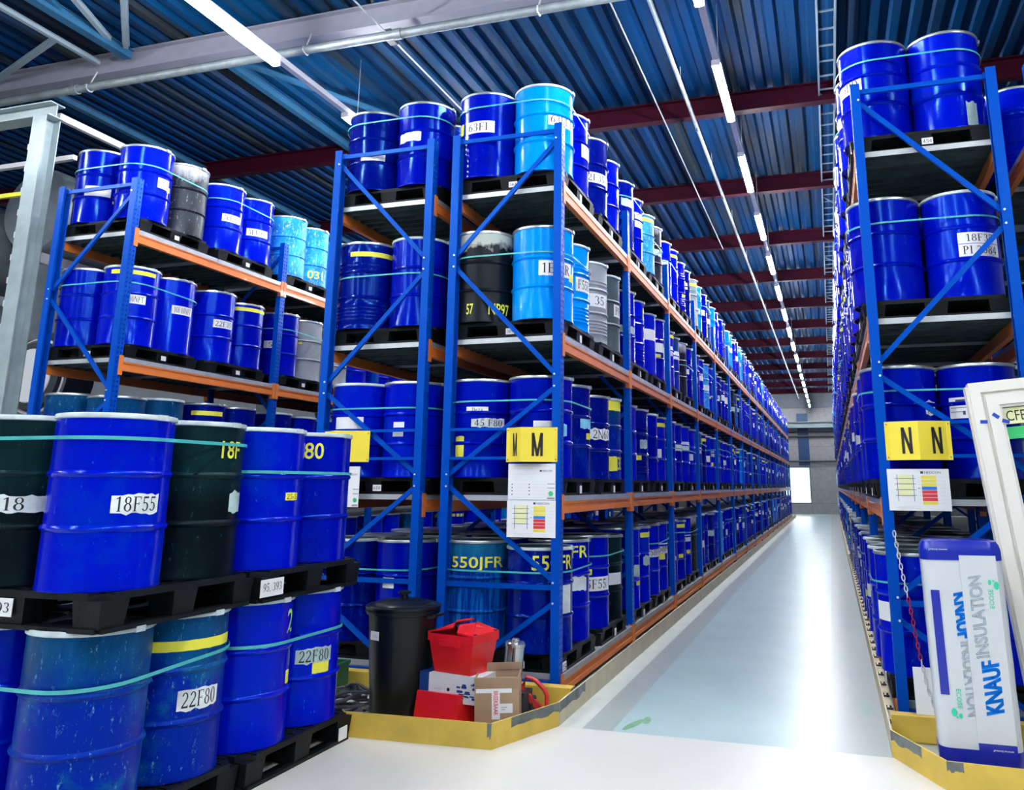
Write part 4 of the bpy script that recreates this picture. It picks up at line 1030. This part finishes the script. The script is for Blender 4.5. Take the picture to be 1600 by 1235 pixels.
def guard(label, pts, inner, closed=False, gus=.30, mat='guard_yellow', bolts=0, scraped=()):
    """steel collision guard: upright plate, foot flange on the inner side, gussets"""
    t = thing('collision_guard', label, 'guard'); H = .16
    for i, (a, b) in enumerate(zip(pts, pts[1:])):
        a, b = Vector((a[0], a[1], 0)), Vector((b[0], b[1], 0)); d = (b - a).normalized(); n = Vector((-d.y, d.x, 0)) * inner; L = (b - a).length
        mb = MB(); w = .012
        mb.add([a, b, b + n*w, a + n*w, a + Vector((0,0,H)), b + Vector((0,0,H)), b + n*w + Vector((0,0,H)), a + n*w + Vector((0,0,H))], [(0,3,2,1),(4,5,6,7),(0,1,5,4),(1,2,6,5),(2,3,7,6),(3,0,4,7)] if inner < 0 else [(0,1,2,3),(4,7,6,5),(0,4,5,1),(1,5,6,2),(2,6,7,3),(3,7,4,0)])
        ob('plate', mb.mesh('guard_plate', mat), t)
        mb = MB(); a2, b2 = a + n*w, b + n*w; f = .15 if L < 5 else .070
        mb.add([a2, b2, b2 + n*f, a2 + n*f, a2 + Vector((0,0,.012)), b2 + Vector((0,0,.012)), b2 + n*f + Vector((0,0,.012)), a2 + n*f + Vector((0,0,.012))], [(0,3,2,1),(4,5,6,7),(0,1,5,4),(1,2,6,5),(2,3,7,6),(3,0,4,7)])
        fl = ob('foot_flange', mb.mesh('guard_flange', mat), t)
        if L < 5:
            k = max(1, int(L / gus))
            for j in range(k):
                c = a2 + d * (L * (j + .5) / k); g = MB(); e = d * .004
                g.add([c - e, c - e + n*.12, c - e + Vector((0,0,H - .01)), c + e, c + e + n*.12, c + e + Vector((0,0,H - .01))], [(0,1,2),(3,5,4),(0,3,4,1),(1,4,5,2),(2,5,3,0)])
                ob('gusset', g.mesh('guard_gusset', mat), t)
        if bolts and L > 5:
            g = MB(); g.lathe([(.018, 0), (.018, .014), (.008, .016), (.008, .03), (0, .03)], 6); gm = g.mesh('bolt', 'window_frame_dark')
            for j in range(40):
                for s in (.022, .055): ob('bolt', gm, fl, a2 + d * (.35 + j * .42) + n * s + Vector((0, 0, .012)))
    for (p, q, z0, z1) in scraped:
        p, q = Vector((p[0], p[1], 0)), Vector((q[0], q[1], 0)); d = (q - p).normalized(); n = Vector((-d.y, d.x, 0)) * -inner * .0015
        mb = MB(); m = 8; rs = random.Random(3); vs = []
        for j in range(m + 1):
            c = p + (q - p) * (j / m) + n; vs += [c + Vector((0, 0, z0 + rs.uniform(0, .35) * (z1 - z0))), c + Vector((0, 0, z1))]
        mb.add(vs, [(2*j, 2*j+2, 2*j+3, 2*j+1) for j in range(m)]); ob('scrape', mb.mesh('scrape', 'guard_scraped'), t)
    return t
guard('yellow steel collision guard round the end of the M rack', [(-2.15, -1.33), (-.069, -1.243), (.185, -.57)], 1, scraped=(((-.10, -1.244), (-.069, -1.243), .06, .16), ((.0, -1.06), (.185, -.57), .09, .16)))
guard('cream steel collision guard along the foot of the M rack', [(.186, -.565), (.186, 42.8)], 1, mat='guard_cream', scraped=(((.186, -.565), (.186, .12), .08, .16),))
guard('yellow steel collision guard round the end of the N rack', [(4.2, -1.20), (2.71, -1.12), (2.443, -.545)], -1, scraped=(((2.60, -.88), (2.443, -.545), .09, .16), ((2.80, -1.125), (2.71, -1.12), .10, .16)))
guard('cream bolted collision guard along the foot of the N rack', [(2.443, -.54), (2.443, 42.8)], -1, mat='guard_cream', bolts=1)
for x0, x1, nm in ((-2.3, .16, 'between the end posts of the M rack'), (2.47, 4.0, 'between the end posts of the N rack')):
    t = thing('rack_end_bar', 'low yellow steel bar ' + nm, 'guard'); mb = MB(); mb.box((x0, -.20, .012), (x1, -.188, .16)); mb.box((x0, -.20, .16), (x1, -.09, .172)); mb.box((x0, -.188, 0), (x1, -.06, .012))
    ob('profile', mb.mesh('end_bar', 'guard_yellow'), t)

def bin_round():
    t = thing('dustbin', 'tall black round dustbin with lid beside the M rack', 'bin', (-.985, -.80, 0)); r0, r1, h = .215, .262, .80
    mb = MB(); mb.lathe([(0, .012), (r0 - .02, .012), (r0 - .01, 0), (r0, .01), (r0 + (r1-r0)*.5, h*.5), (r1 - .004, h - .05), (r1 + .012, h - .045), (r1 + .016, h - .02), (r1 + .008, h), (r1 - .01, h), (r1 - .012, h - .02)], 48)
    ob('body', mb.mesh('bin_body', 'bin_black', True), t)
    mb = MB(); mb.lathe([(r1 + .022, h - .005), (r1 + .024, h + .012), (r1 + .005, h + .020), (r1 - .03, h + .018), (r1 - .05, h + .034), (r1 - .09, h + .036), (r1 - .11, h + .048), (.06, h + .060), (0, h + .060)], 48)
    ob('lid', mb.mesh('bin_lid', 'bin_black', True), t)
    mb = MB(); mb.lathe([(.03, h + .058), (.026, h + .085), (.05, h + .09), (.052, h + .104), (.03, h + .112), (0, h + .112)], 20); ob('knob', mb.mesh('bin_knob', 'bin_black', True), t)
    for a in (PI * .94, -.12):
        c, s = math.cos(a), math.sin(a); mb = MB()
        mb.tube([((r1 + .0) * c - .07 * s, (r1 + .0) * s + .07 * c, h - .06), ((r1 + .05) * c - .06 * s, (r1 + .05) * s + .06 * c, h - .045), ((r1 + .05) * c + .06 * s, (r1 + .05) * s - .06 * c, h - .045), (r1 * c + .07 * s, r1 * s - .07 * c, h - .06)], .012, 8)
        ob('handle', mb.mesh('bin_handle', 'bin_black', True), t)
    mb = MB(); mb.box((-.045, -.004, -.03), (.045, 0, .03)); a = math.radians(-112); q = ob('sticker', mb.mesh('sticker', 'paper_white'), t, (.262 * math.cos(a), .262 * math.sin(a), h - .18), (0, 0, a + PI/2))
    mb = MB(); mb.box((-.025, -.005, -.006), (.025, -.004, .006)); ob('print', mb.mesh('sticker_print', 'print_grey'), q)
bin_round()
def tub(label, loc, rot, w=.40, d=.30, h=.26, lid=True):
    t = thing('storage_tub', label, 'tub', loc); t.rotation_euler = rot
    mb = MB(); a, b, e = .78, .78, .004
    def ringv(sx, sy, z): return [(-w/2*sx, -d/2*sy, z), (w/2*sx, -d/2*sy, z), (w/2*sx, d/2*sy, z), (-w/2*sx, d/2*sy, z)]
    vs = ringv(a, b, 0) + ringv(.95, .95, h - .05) + ringv(1, 1, h - .05) + ringv(1, 1, h) + ringv(.93, .93, h) + ringv(a - .02, b - .02, .006)
    fs = [(0, 3, 2, 1)]
    for k in range(5):
        for i in range(4): fs.append((4*k+i, 4*k+(i+1)%4, 4*k+4+(i+1)%4, 4*k+4+i))
    fs.append((20, 21, 22, 23)); mb.add(vs, fs); ob('body', mb.mesh('tub_body', 'tub_red'), t)
    mb = MB(); mb.box((-.09, -d/2 - .016, h - .075), (.09, -d/2 + .005, h - .035)); ob('grip', mb.mesh('tub_grip', 'tub_red'), t)
    if lid:
        # two lid flaps that fold open against each other along a zigzag edge
        mb = MB(); n = 6
        lf = [(-w/2, -d/2, h), (-w/2, d/2, h), (-.02, d/2, h + .07), (.04, d/6, h + .085), (-.03, -d/6, h + .075), (.03, -d/2, h + .05)]
        mb.add(lf + [(x, y, z + .012) for x, y, z in lf], [tuple(range(n))[::-1], tuple(range(n, 2*n))] + [(i, (i+1)%n, n+(i+1)%n, n+i) for i in range(n)]); ob('lid_flap', mb.mesh('lid_flap', 'tub_red'), t)
        mb = MB(); lf = [(w/2, -d/2, h), (.06, -d/2, h + .012), (.0, -d/6, h + .045), (.07, d/6, h + .055), (.01, d/2, h + .045), (w/2, d/2, h)]
        mb.add(lf + [(x, y, z + .012) for x, y, z in lf], [tuple(range(n)), tuple(range(n, 2*n))[::-1]] + [(i, (i+1)%n, n+(i+1)%n, n+i) for i in range(n)]); ob('lid_flap', mb.mesh('lid_flap', 'tub_red'), t)
        for x in (-w/2 + .02, w/2 - .02):
            for y in (-d/2 + .03, d/2 - .03):
                mb = MB(); mb.box((x - .018, y - .014, h - .004), (x + .018, y + .014, h + .018)); ob('hinge', mb.mesh('tub_hinge', 'ink_black'), t)
    return t
tub('red plastic tub with folding lid on top of the white box', (-.485, -.80, .375), (0, 0, -.25), .42, .31, .265)
tub('red plastic tub lying on its side under the white box', (-.60, -.99, .15), (math.radians(-101), 0, math.radians(-9)), .46, .27, .25, False)
def box_white():
    t = thing('carton', 'white and blue carton between the two red tubs', 'box', (-.50, -.80, .19)); t.rotation_euler = (0, 0, math.radians(-6)); w, d, h = .50, .30, .185
    mb = MB(); mb.box((-w/2, -d/2, 0), (w/2, d/2, h)); ob('body', mb.mesh('carton_body', 'box_white'), t)
    mb = MB(); mb.box((-w/2 - .002, -d/2 - .002, -.001), (-w/2 + .075, d/2 + .002, h + .002)); ob('blue_end', mb.mesh('carton_end', 'box_blue'), t)
    mb = MB(); rs = random.Random(4)
    for i in range(16):
        x = rs.uniform(.05, .20); z = rs.uniform(.02, h - .035); mb.box((x, -d/2 - .002, z), (x + rs.uniform(.02, .05), -d/2, z + rs.uniform(.006, .018)))
    ob('print', mb.mesh('carton_print', 'box_blue'), t)['kind'] = 'stuff'
    mb = MB(); mb.tube([(-.01, -d/2 - .003, .085), (-.01, -d/2 + .001, .085)], .012, 12); ob('hand_hole', mb.mesh('hand_hole', 'ink_black'), t)
    mb = MB(); mb.box((-.13, -d/2 - .002, .08), (-.06, -d/2, .094)); ob('print', mb.mesh('carton_name', 'print_grey'), t)
box_white()
def box_card():
    t = thing('cardboard_box', 'brown open cardboard box with a white tape marked BREEKBAAR', 'box', (-.17, -.86, .03)); t.rotation_euler = (0, math.radians(-1.5), math.radians(17)); w, d, h = .31, .27, .36
    mb = MB(); e = .006
    mb.box((-w/2, -d/2, 0), (w/2, -d/2 + e, h * .80)); mb.box((-w/2, d/2 - e, 0), (w/2, d/2, h)); mb.box((-w/2, -d/2 + e, 0), (-w/2 + e, d/2 - e, h)); mb.box((w/2 - e, -d/2 + e, 0), (w/2, d/2 - e, h)); mb.box((-w/2 + e, -d/2 + e, 0), (w/2 - e, d/2 - e, e))
    ob('body', mb.mesh('box_body', 'cardboard'), t)
    mb = MB(); mb.box((-w/2, -.006, 0), (w/2, 0, h * .22)); ob('flap', mb.mesh('box_flap', 'cardboard'), t, (0, -d/2 + .004, h * .80), (math.radians(14), 0, 0))
    mb = MB(); mb.box((-w/2, 0, -.05), (w/2, .005, 0)); ob('flap', mb.mesh('box_flap', 'cardboard'), t, (0, d/2 - .006, h), (math.radians(-172), 0, 0))
    mb = MB(); mb.box((0, -d/2, -.09), (.005, d/2, 0)); ob('flap', mb.mesh('box_flap', 'cardboard'), t, (-w/2 + .006, 0, h), (0, math.radians(-12), 0))
    mb = MB(); mb.box((-.035, -d/2 - .002, .09), (.022, -d/2, h * .80)); mb.box((-w/2 + .01, -d/2 - .0025, h * .80 - .028), (w/2 - .05, -d/2 - .0005, h * .80)); q = ob('tape', mb.mesh('box_tape', 'paper_white'), t)
    ob('lettering', text_flat('BREEKBAAR', .155, .030, lambda x, y, z: (-.006 - y, -d/2 - .003, .205 + x) if False else (-.006 + y, -d/2 - .003, .195 - x), False, .012).mesh('lettering', 'print_red'), q)
    mb = MB(); mb.box((.022, -d/2 - .002, .13), (.11, -d/2, .19)); q = ob('shipping_label', mb.mesh('shipping_label', 'paper_white'), t)
    mb = MB(); mb.box((.03, -d/2 - .003, .15), (.06, -d/2 - .002, .153)); mb.box((.03, -d/2 - .003, .165), (.07, -d/2 - .002, .168)); ob('print', mb.mesh('label_print', 'print_dark'), q)
    mb = MB(); mb.box((-w/2 + .01, -d/2 - .0075, h * .985), (w/2 - .03, -d/2 - .0055, h * 1.0)); 
    mb2 = MB(); mb2.box((w/2, -.05, .22), (w/2 + .001, .06, .235)); mb2.box((w/2, -.05, .02), (w/2 + .001, -.035, .2)); ob('print', mb2.mesh('box_print', 'cardboard_dark'), t)
box_card()
def canister():
    t = thing('canister', 'shiny steel cylinder with cap standing behind the cardboard box', 'canister', (-.262, -.38, .173)); t.rotation_euler = (0, math.radians(5), 0)
    mb = MB(); mb.lathe([(0, 0), (.072, 0), (.075, .005), (.075, .315), (.08, .318), (.08, .34), (.07, .35), (0, .35)], 32); ob('body', mb.mesh('canister_body', 'steel', True), t)
    mb = MB(); mb.lathe([(.03, .35), (.03, .368), (.02, .375), (0, .375)], 16); ob('cap', mb.mesh('canister_cap', 'steel', True), t)
    mb = MB(); mb.box((.012, -.0765, .01), (.018, -.0735, .315)); ob('seam', mb.mesh('canister_seam', 'ink_black'), t)
    mb = MB(); mb.box((-.10, -.03, -.165), (.10, .06, 0)); 
canister()
mb = MB(); mb.box((-.40, -.45, 0), (-.13, -.26, .17)); mb.box((-.39, -.455, .02), (-.14, -.45, .15)); tag(ob('base_block', mb.mesh('base_block', 'rubber_dark')), 'dark block under the shiny steel cylinder behind the boxes', 'block')
def red_tool():
    t = thing('hand_pump', 'red tubular handle of a hand pump left of the M rack post', 'tool', (-.06, -.34, 0))
    mb = MB(); mb.tube([(-.14, 0, .03), (-.12, 0, .20), (-.09, 0, .265), (-.02, 0, .245), (.055, 0, .185), (.075, 0, .14), (.075, 0, .02)], .017, 10); ob('handle', mb.mesh('pump_handle', 'handle_red', True), t)
    mb = MB(); mb.bar((-.12, .0, .16), (.03, .03, .03), .045, .03); ob('lever', mb.mesh('pump_lever', 'handle_red'), t)
    mb = MB(); mb.box((-.15, -.03, 0), (.09, .09, .03)); mb.lathe([(.03, .03), (.03, .12), (.022, .13), (0, .13)], 14, 0, (-.05, .03)); ob('pump_body', mb.mesh('pump_body', 'rubber_dark'), t)
red_tool()
def hose():
    t = thing('hose_coil', 'coiled dark grey hose on the floor behind the yellow guard', 'hose', (-1.50, -.72, 0)); mb = MB(); pts = []
    for i in range(150):
        a = i * 2*PI/28; r = .13 + .055 * math.sin(i * .37) + .02 * math.cos(i * .9); pts.append((r*1.15*math.cos(a), r*math.sin(a), .02 + .001 * i + .012 * math.sin(i*.7)))
    mb.tube(pts, .012, 7); ob('hose', mb.mesh('hose', 'hose_grey', True), t)
    mb = MB(); mb.tube([(.16, 0, .05), (.22, -.02, .05), (.25, -.05, .03)], .016, 8); ob('coupling', mb.mesh('hose_coupling', 'steel', True), t)
hose()
def crate():
    t = thing('small_crate', 'small green plastic crate half hidden by the stacked drums', 'crate', (-1.96, -.42, 0)); w, d, h = .20, .17, .27
    mb = MB(); e = .006
    for a, b in (((0, 0, 0), (w, d, e)), ((0, 0, e), (w, e, h)), ((0, d - e, e), (w, d, h)), ((0, e, e), (e, d - e, h)), ((w - e, e, e), (w, d - e, h))): mb.box(a, b)
    ob('body', mb.mesh('crate_body', 'crate_green'), t)
    mb = MB()
    for a, b in (((-.01, -.01, h - .03), (w + .01, 0, h)), ((-.01, d, h - .03), (w + .01, d + .01, h)), ((-.01, 0, h - .03), (0, d, h)), ((w, 0, h - .03), (w + .01, d, h))): mb.box(a, b)
    ob('rim', mb.mesh('crate_rim', 'crate_green'), t)
crate()

def bag():
    w, d, h = .46, .28, 1.315
    t = thing('insulation_bale', 'white and blue wrapped bale of glass wool marked KNAUF INSULATION', 'bale', (2.70, -.93, .06)); t.rotation_euler = (0, math.radians(-.6), math.radians(-2))
    def rbox(x0, x1, y0, y1, z0, z1, r, n=5, bul=.0):
        mb = MB(); prof = []
        for cx, cy, a0 in ((x1 - r, y1 - r, 0), (x0 + r, y1 - r, PI/2), (x0 + r, y0 + r, PI), (x1 - r, y0 + r, 1.5*PI)):
            for i in range(n + 1): a = a0 + i*PI/2/n; prof.append((cx + r*math.cos(a), cy + r*math.sin(a)))
        k = len(prof); levels = []; m = 26; cx, cy = (x0+x1)/2, (y0+y1)/2
        for i in range(m + 1):
            f = i/m; z = z0 + (z1 - z0)*f; e = min(f, 1 - f)*(z1 - z0); s = 1 if e > r else (1 - (1 - math.sqrt(max(0, 1 - (1 - e/r)**2))) * r/((x1-x0)/2))
            s *= 1 + bul*math.sin(f*PI) + .004*math.sin(f*31) ; levels.append((z, s))
        vs = [(cx + (x - cx)*s, cy + (y - cy)*s, z) for z, s in levels for x, y in prof]
        fs = [(i*k+j, i*k+(j+1)%k, (i+1)*k+(j+1)%k, (i+1)*k+j) for i in range(m) for j in range(k)] + [tuple(range(k))[::-1], tuple(range(m*k, m*k+k))]
        return mb.add(vs, fs)
    ob('wrap', rbox(0, w, 0, d, 0, h, .07).mesh('bale_wrap', 'wrap_white', True), t)
    def skin(x0, x1, z0, z1, y=-.003, m='wrap_blue', nm='print_band', n=8):
        mb = MB(); vs = []
        for i in range(n + 1):
            x = x0 + (x1 - x0)*i/n
            for z in (z0, z1): vs.append((x, y, z + .004*math.sin(i*1.7)))
        mb.add(vs, [(2*i, 2*i+2, 2*i+3, 2*i+1) for i in range(n)])
        return ob(nm, mb.mesh(nm, m), t)
    # blue ends wrap round the bale
    def band(z0, z1, nm):
        e = .003; q = rbox(-e, w + e, -e, d + e, z0, z1, .072); return ob(nm, q.mesh(nm, 'wrap_blue', True), t)
    def bandflat(x0, x1, z0, z1): 
        mb = MB(); mb.box((x0, -.006, z0), (x1, .0, z1)); return mb
    for (z0, z1, nm) in ((1.20, h + .004, 'blue_top'), (-.004, .125, 'blue_bottom')):
        mb = MB(); r = .07; n = 6; prof = []
        for cx, cy, a0 in ((w - r, d - r, 0), (r, d - r, PI/2), (r, r, PI), (w - r, r, 1.5*PI)):
            for i in range(n + 1): a = a0 + i*PI/2/n; prof.append((cx + (r + .004)*math.cos(a), cy + (r + .004)*math.sin(a)))
        k = len(prof); cx, cy = w/2, d/2
        zs = [(z0, 1), (z1 - .065, 1), (z1 - .03, .965), (z1 - .008, .90), (z1, .78)] if z0 > 1 else [(z0, .78), (z0 + .012, .92), (z0 + .04, .985), (z0 + .06, 1), (z1, 1)]
        mb.add([(cx + (x - cx)*s, cy + (y - cy)*s, z) for z, s in zs for x, y in prof], [(i*k+j, i*k+(j+1)%k, (i+1)*k+(j+1)%k, (i+1)*k+j) for i in range(len(zs) - 1) for j in range(k)] + [tuple(range(k))[::-1], tuple(range((len(zs)-1)*k, len(zs)*k))])
        ob(nm, mb.mesh(nm, 'wrap_blue', True), t)
    mb = MB(); mb.box((.215, -.007, .165), (w - .04, -.001, 1.23)); fl = ob('overlap_sheet', mb.mesh('overlap_sheet', 'wrap_white'), t)
    mb = MB(); mb.box((.215, -.007, .08), (w - .04, -.001, .165)); ob('blue_edge', mb.mesh('blue_edge', 'wrap_blue'), t)
    mb = MB(); mb.box((.02, -.0065, .10), (.055, -.001, .10))
    mb = MB(); mb.box((.035, -.004, .42), (.085, .0, 1.02)); ob('side_stripe', mb.mesh('side_stripe', 'wrap_blue'), t)
    up = lambda cx, cz, y: (lambda x, yy, zz: (cx - yy, y, cz + x))      # reads upward
    dn = lambda cx, cz, y: (lambda x, yy, zz: (cx + yy, y, cz - x))      # reads downward
    def shear(to, k): return lambda x, y, z: to(x + k * y, y, z)
    ob('lettering', text_flat('KNAUF', .30, .10, shear(up(.325, .48, -.0085), -.25), 'bold').mesh('lettering', 'knauf_blue'), t)
    ob('lettering', text_flat('INSULATION', .47, .075, shear(up(.29, .875, -.0085), -.2), True).mesh('lettering', 'outline_grey'), t)
    ob('lettering', text_flat('KNAUF', .27, .09, shear(dn(.205, .88, -.0045), -.25), 'bold').mesh('lettering', 'knauf_blue'), t)
    ob('lettering', text_flat('INSULATION', .42, .075, shear(dn(.21, .52, -.0045), -.2), True).mesh('lettering', 'outline_grey'), t)
    for cx, cz, to, y in ((.372, .98, up, -.0085), (.135, .40, dn, -.0045)):
        sg = 1 if to is up else -1
        ob('lettering', text_flat('ECOSE', .11, .026, to(cx - sg*.0, cz, y), False, .01).mesh('lettering', 'print_mint'), t)
        mb = MB(); n = 12
        for dx, dz, r, rx in ((.035, .085, .016, .024), (.0, .105, .010, .016), (.02, .115, .006, .006)):
            mb.add([(cx + sg*dx + r*math.cos(2*PI*i/n), y, cz + sg*dz*.9 + rx*math.sin(2*PI*i/n)) for i in range(n)], [tuple(range(n))])
        ob('leaf_mark', mb.mesh('leaf_mark', 'print_mint'), t)
    ob('lettering', text_flat('www.knauf', .11, .012, lambda x, y, z: (.10 - x, -.006, 1.262 - y)).mesh('lettering', 'paper_white'), t)
    ob('lettering', text_flat('www.knauf', .11, .012, lambda x, y, z: (.345 - x, -.0085, .13 - y)).mesh('lettering', 'paper_white'), t)
bag()
def window_unit():
    t = thing('window_unit', 'white moulded window frame leaning beside the wrapped bale', 'window frame', (3.33, -.60, .02)); t.rotation_euler = (math.radians(-3), math.radians(-5.0), 0); w, h = 1.05, 2.40
    def fr(name, x0, x1, z0, z1, b, y0, y1, m='frame_white'):
        for a, c in (((x0, y0, z0), (x0 + b, y1, z1)), ((x1 - b, y0, z0), (x1, y1, z1)), ((x0 + b, y0, z1 - b), (x1 - b, y1, z1)), ((x0 + b, y0, z0), (x1 - b, y1, z0 + b))):
            mb = MB(); mb.box(a, c); ob(name, mb.mesh(name, m), t)
    fr('frame_bar', .0, w, 0, h, .07, 0, .10); fr('frame_bead', -.018, w + .018, -.018, h - .02, .018, .03, .12); fr('frame_step', .07, w - .07, .07, h - .07, .022, .02, .09)
    fr('sash_bar', .092, w - .092, .092, h - .092, .075, -.012, .07); fr('sash_bead', .167, w - .167, .167, h - .167, .018, .004, .05)
    mb = MB(); mb.box((.185, .03, .185), (w - .185, .036, h - .185)); ob('pane', mb.mesh('unit_pane', 'glass_green'), t)
    mb = MB(); mb.box((.0, 0, -.012), (.045, .003, .012)); tm = mb.mesh('blue_tape', 'tape_blue')
    for x, z, a, y in ((.03, h - .27, .1, -.003), (.115, h - .225, .75, -.015), (.165, h - .275, .4, -.015)): ob('blue_tape', tm, t, (x, y, z), (0, a, 0))
    mb = MB(); mb.box((.19, .027, h - .30), (.34, .029, h - .19)); q = ob('sticker', mb.mesh('pane_sticker', 'print_pale'), t)
    ob('lettering', text_flat('CFE', .12, .07, lambda x, y, z: (.262 + x, .026, h - .245 + y)).mesh('lettering', 'ink_black'), q)
    mb = MB(); mb.box((.19, .027, h - .40), (.34, .029, h - .32)); ob('sticker', mb.mesh('pane_sticker', 'print_green'), t)
window_unit()
def chain():
    t = thing('barrier_chain', 'white and red plastic chain hanging on the N rack end', 'chain'); 
    pts = [Vector((2.592, -.09, 1.37)), Vector((2.62, -.10, 1.12)), Vector((2.655, -.11, .88)), Vector((2.69, -.12, .58)), Vector((2.72, -.13, .36)), Vector((2.775, -.14, .17))]
    path = []
    for a, b in zip(pts, pts[1:]):
        for i in range(10): path.append(a.lerp(b, i/10))
    L = [0]
    for a, b in zip(path, path[1:]): L.append(L[-1] + (b - a).length)
    lm = MB(); lm.tube([(.011*math.cos(2*PI*i/10), 0, .024*math.sin(2*PI*i/10)) for i in range(10)], .0042, 5, closed=True)
    mw, mr = lm.mesh('chain_link', 'chain_white', True), lm.mesh('chain_link', 'chain_red', True); n = int(L[-1]/.038)
    for k in range(n):
        s = k*.038; i = max(j for j in range(len(L)) if L[j] <= s); i = min(i, len(path) - 2); d = (path[i+1] - path[i]).normalized(); p = path[i] + d*(s - L[i])
        ob('link', mr if 11 < k < 23 else mw, t, p, (0, math.atan2(d.x, d.z), (PI/2 if k % 2 else .3)))
chain()
def white_sheet():
    t = thing('foam_board', 'white board leaning between the N rack post and the wrapped bale', 'board', (2.64, -.145, .175)); t.rotation_euler = (math.radians(-8), 0, 0)
    mb = MB(); mb.prism([(0, 0), (.34, 0), (.34, .02), (0, .02)], 0, .30); ob('board', mb.mesh('foam_board', 'board_white'), t)
white_sheet()

# ---------------------------------------------------------------- steel frame and tanks at the far left
def left_frame():
    t = thing('steel_gantry', 'grey steel column frame at the left edge beside the far left rack', 'steel frame', (-6.45, -.02, 0))
    def hcol(x, y, z0, z1):
        mb = MB(); mb.box((x - .10, y, z0), (x + .10, y + .012, z1)); mb.box((x - .10, y + .188, z0), (x + .10, y + .20, z1)); mb.box((x - .006, y + .012, z0), (x + .006, y + .188, z1)); return mb
    ob('column', hcol(0, 0, 0, 5.92).mesh('column', 'column_grey'), t); ob('column', hcol(-3.2, 0, 0, 5.92).mesh('column', 'column_grey'), t)
    ob('column', hcol(0, 4.5, 0, 5.92).mesh('column', 'column_grey'), t)
    mb = MB(); mb.box((-3.4, .0, 5.92), (.14, .2, 5.935)); mb.box((-3.4, .0, 6.08), (.14, .2, 6.095)); mb.box((-3.4, .09, 5.935), (.14, .105, 6.08)); ob('top_beam', mb.mesh('top_beam', 'column_grey'), t)
    mb = MB(); mb.box((.02, .2, 5.95), (.08, 4.7, 6.03)); ob('side_beam', mb.mesh('side_beam', 'rail_white'), t)
    mb = MB(); mb.box((-3.2, .6, 5.62), (-.1, .66, 5.68)); ob('cross_bar', mb.mesh('cross_bar', 'rail_white'), t)
    mb = MB(); mb.box((.02, .2, 4.18), (.08, 4.7, 4.30)); ob('side_beam', mb.mesh('side_beam', 'rail_white'), t)
    mb = MB(); mb.box((-3.2, .3, 5.08), (-.1, .34, 5.13)); ob('yellow_bar', mb.mesh('yellow_bar', 'tape_yellow'), t)
    h = MB(); h.box((-.18, .05, -.02), (-.10, .09, .02)); h.box((-.18, .05, .02), (-.16, .09, .05)); hm = h.mesh('hook', 'rail_white')
    for i in range(9): ob('hook', hm, t, (0, 0, 5.55 - i*.27))
left_frame()
def tank(loc, r, L, label, face, rot):
    t = thing('round_tank', label, 'tank', loc); t.rotation_euler = rot
    mb = MB(); mb.lathe([(0, 0), (r*.72, 0), (r*.78, .01), (r*.94, .03), (r, .10), (r, L - .1), (r*.94, L - .03), (0, L)], 40); ob('shell', mb.mesh('tank_shell', 'tank_grey' if face == 'grey' else 'rubber_dark', True), t)
    if face == 'white':
        mb = MB(); mb.lathe([(0, -.012), (r*.74, -.012), (r*.76, 0)], 36); ob('end_disc', mb.mesh('tank_disc', 'board_white', True), t)
        mb = MB(); mb.lathe([(r + .01, .06), (r + .03, .07), (r + .03, .11), (r, .12)], 40); ob('rim', mb.mesh('tank_rim', 'rail_white', True), t)
ry = (math.radians(-90), 0, 0)
tank((-8.2, 1.5, 5.42), .62, 2.2, 'pale grey round tank end above, behind the grey steel column', 'grey', ry)
tank((-9.5, 1.2, 5.05), .62, 2.2, 'pale grey round tank at the left edge behind the grey column', 'grey', ry)
tank((-8.0, 1.6, 4.12), .58, 2.2, 'grey round tank in the middle behind the grey steel column', 'grey', ry)
tank((-7.12, .9, 2.98), .44, .6, 'dark round tank with white end disc behind the far left rack', 'white', ry)
tank((-9.3, 1.2, 3.6), .62, 2.2, 'grey round tank low at the left edge behind the column', 'grey', ry)
t = thing('machine_base', 'dark grey machine housing behind the far left rack', 'machine', (-8.9, 2.6, 0))
mb = MB(); mb.box((0, 0, 0), (2.6, 1.6, 2.3)); mb.box((.2, -.05, .3), (1.1, 0, 1.9)); mb.box((1.4, -.05, .3), (2.4, 0, 1.9)); ob('housing', mb.mesh('machine_housing', 'rubber_dark'), t)
mb = MB(); mb.box((-.1, -.15, 2.3), (2.7, 1.7, 2.4)); ob('cover', mb.mesh('machine_cover', 'tank_grey'), t)
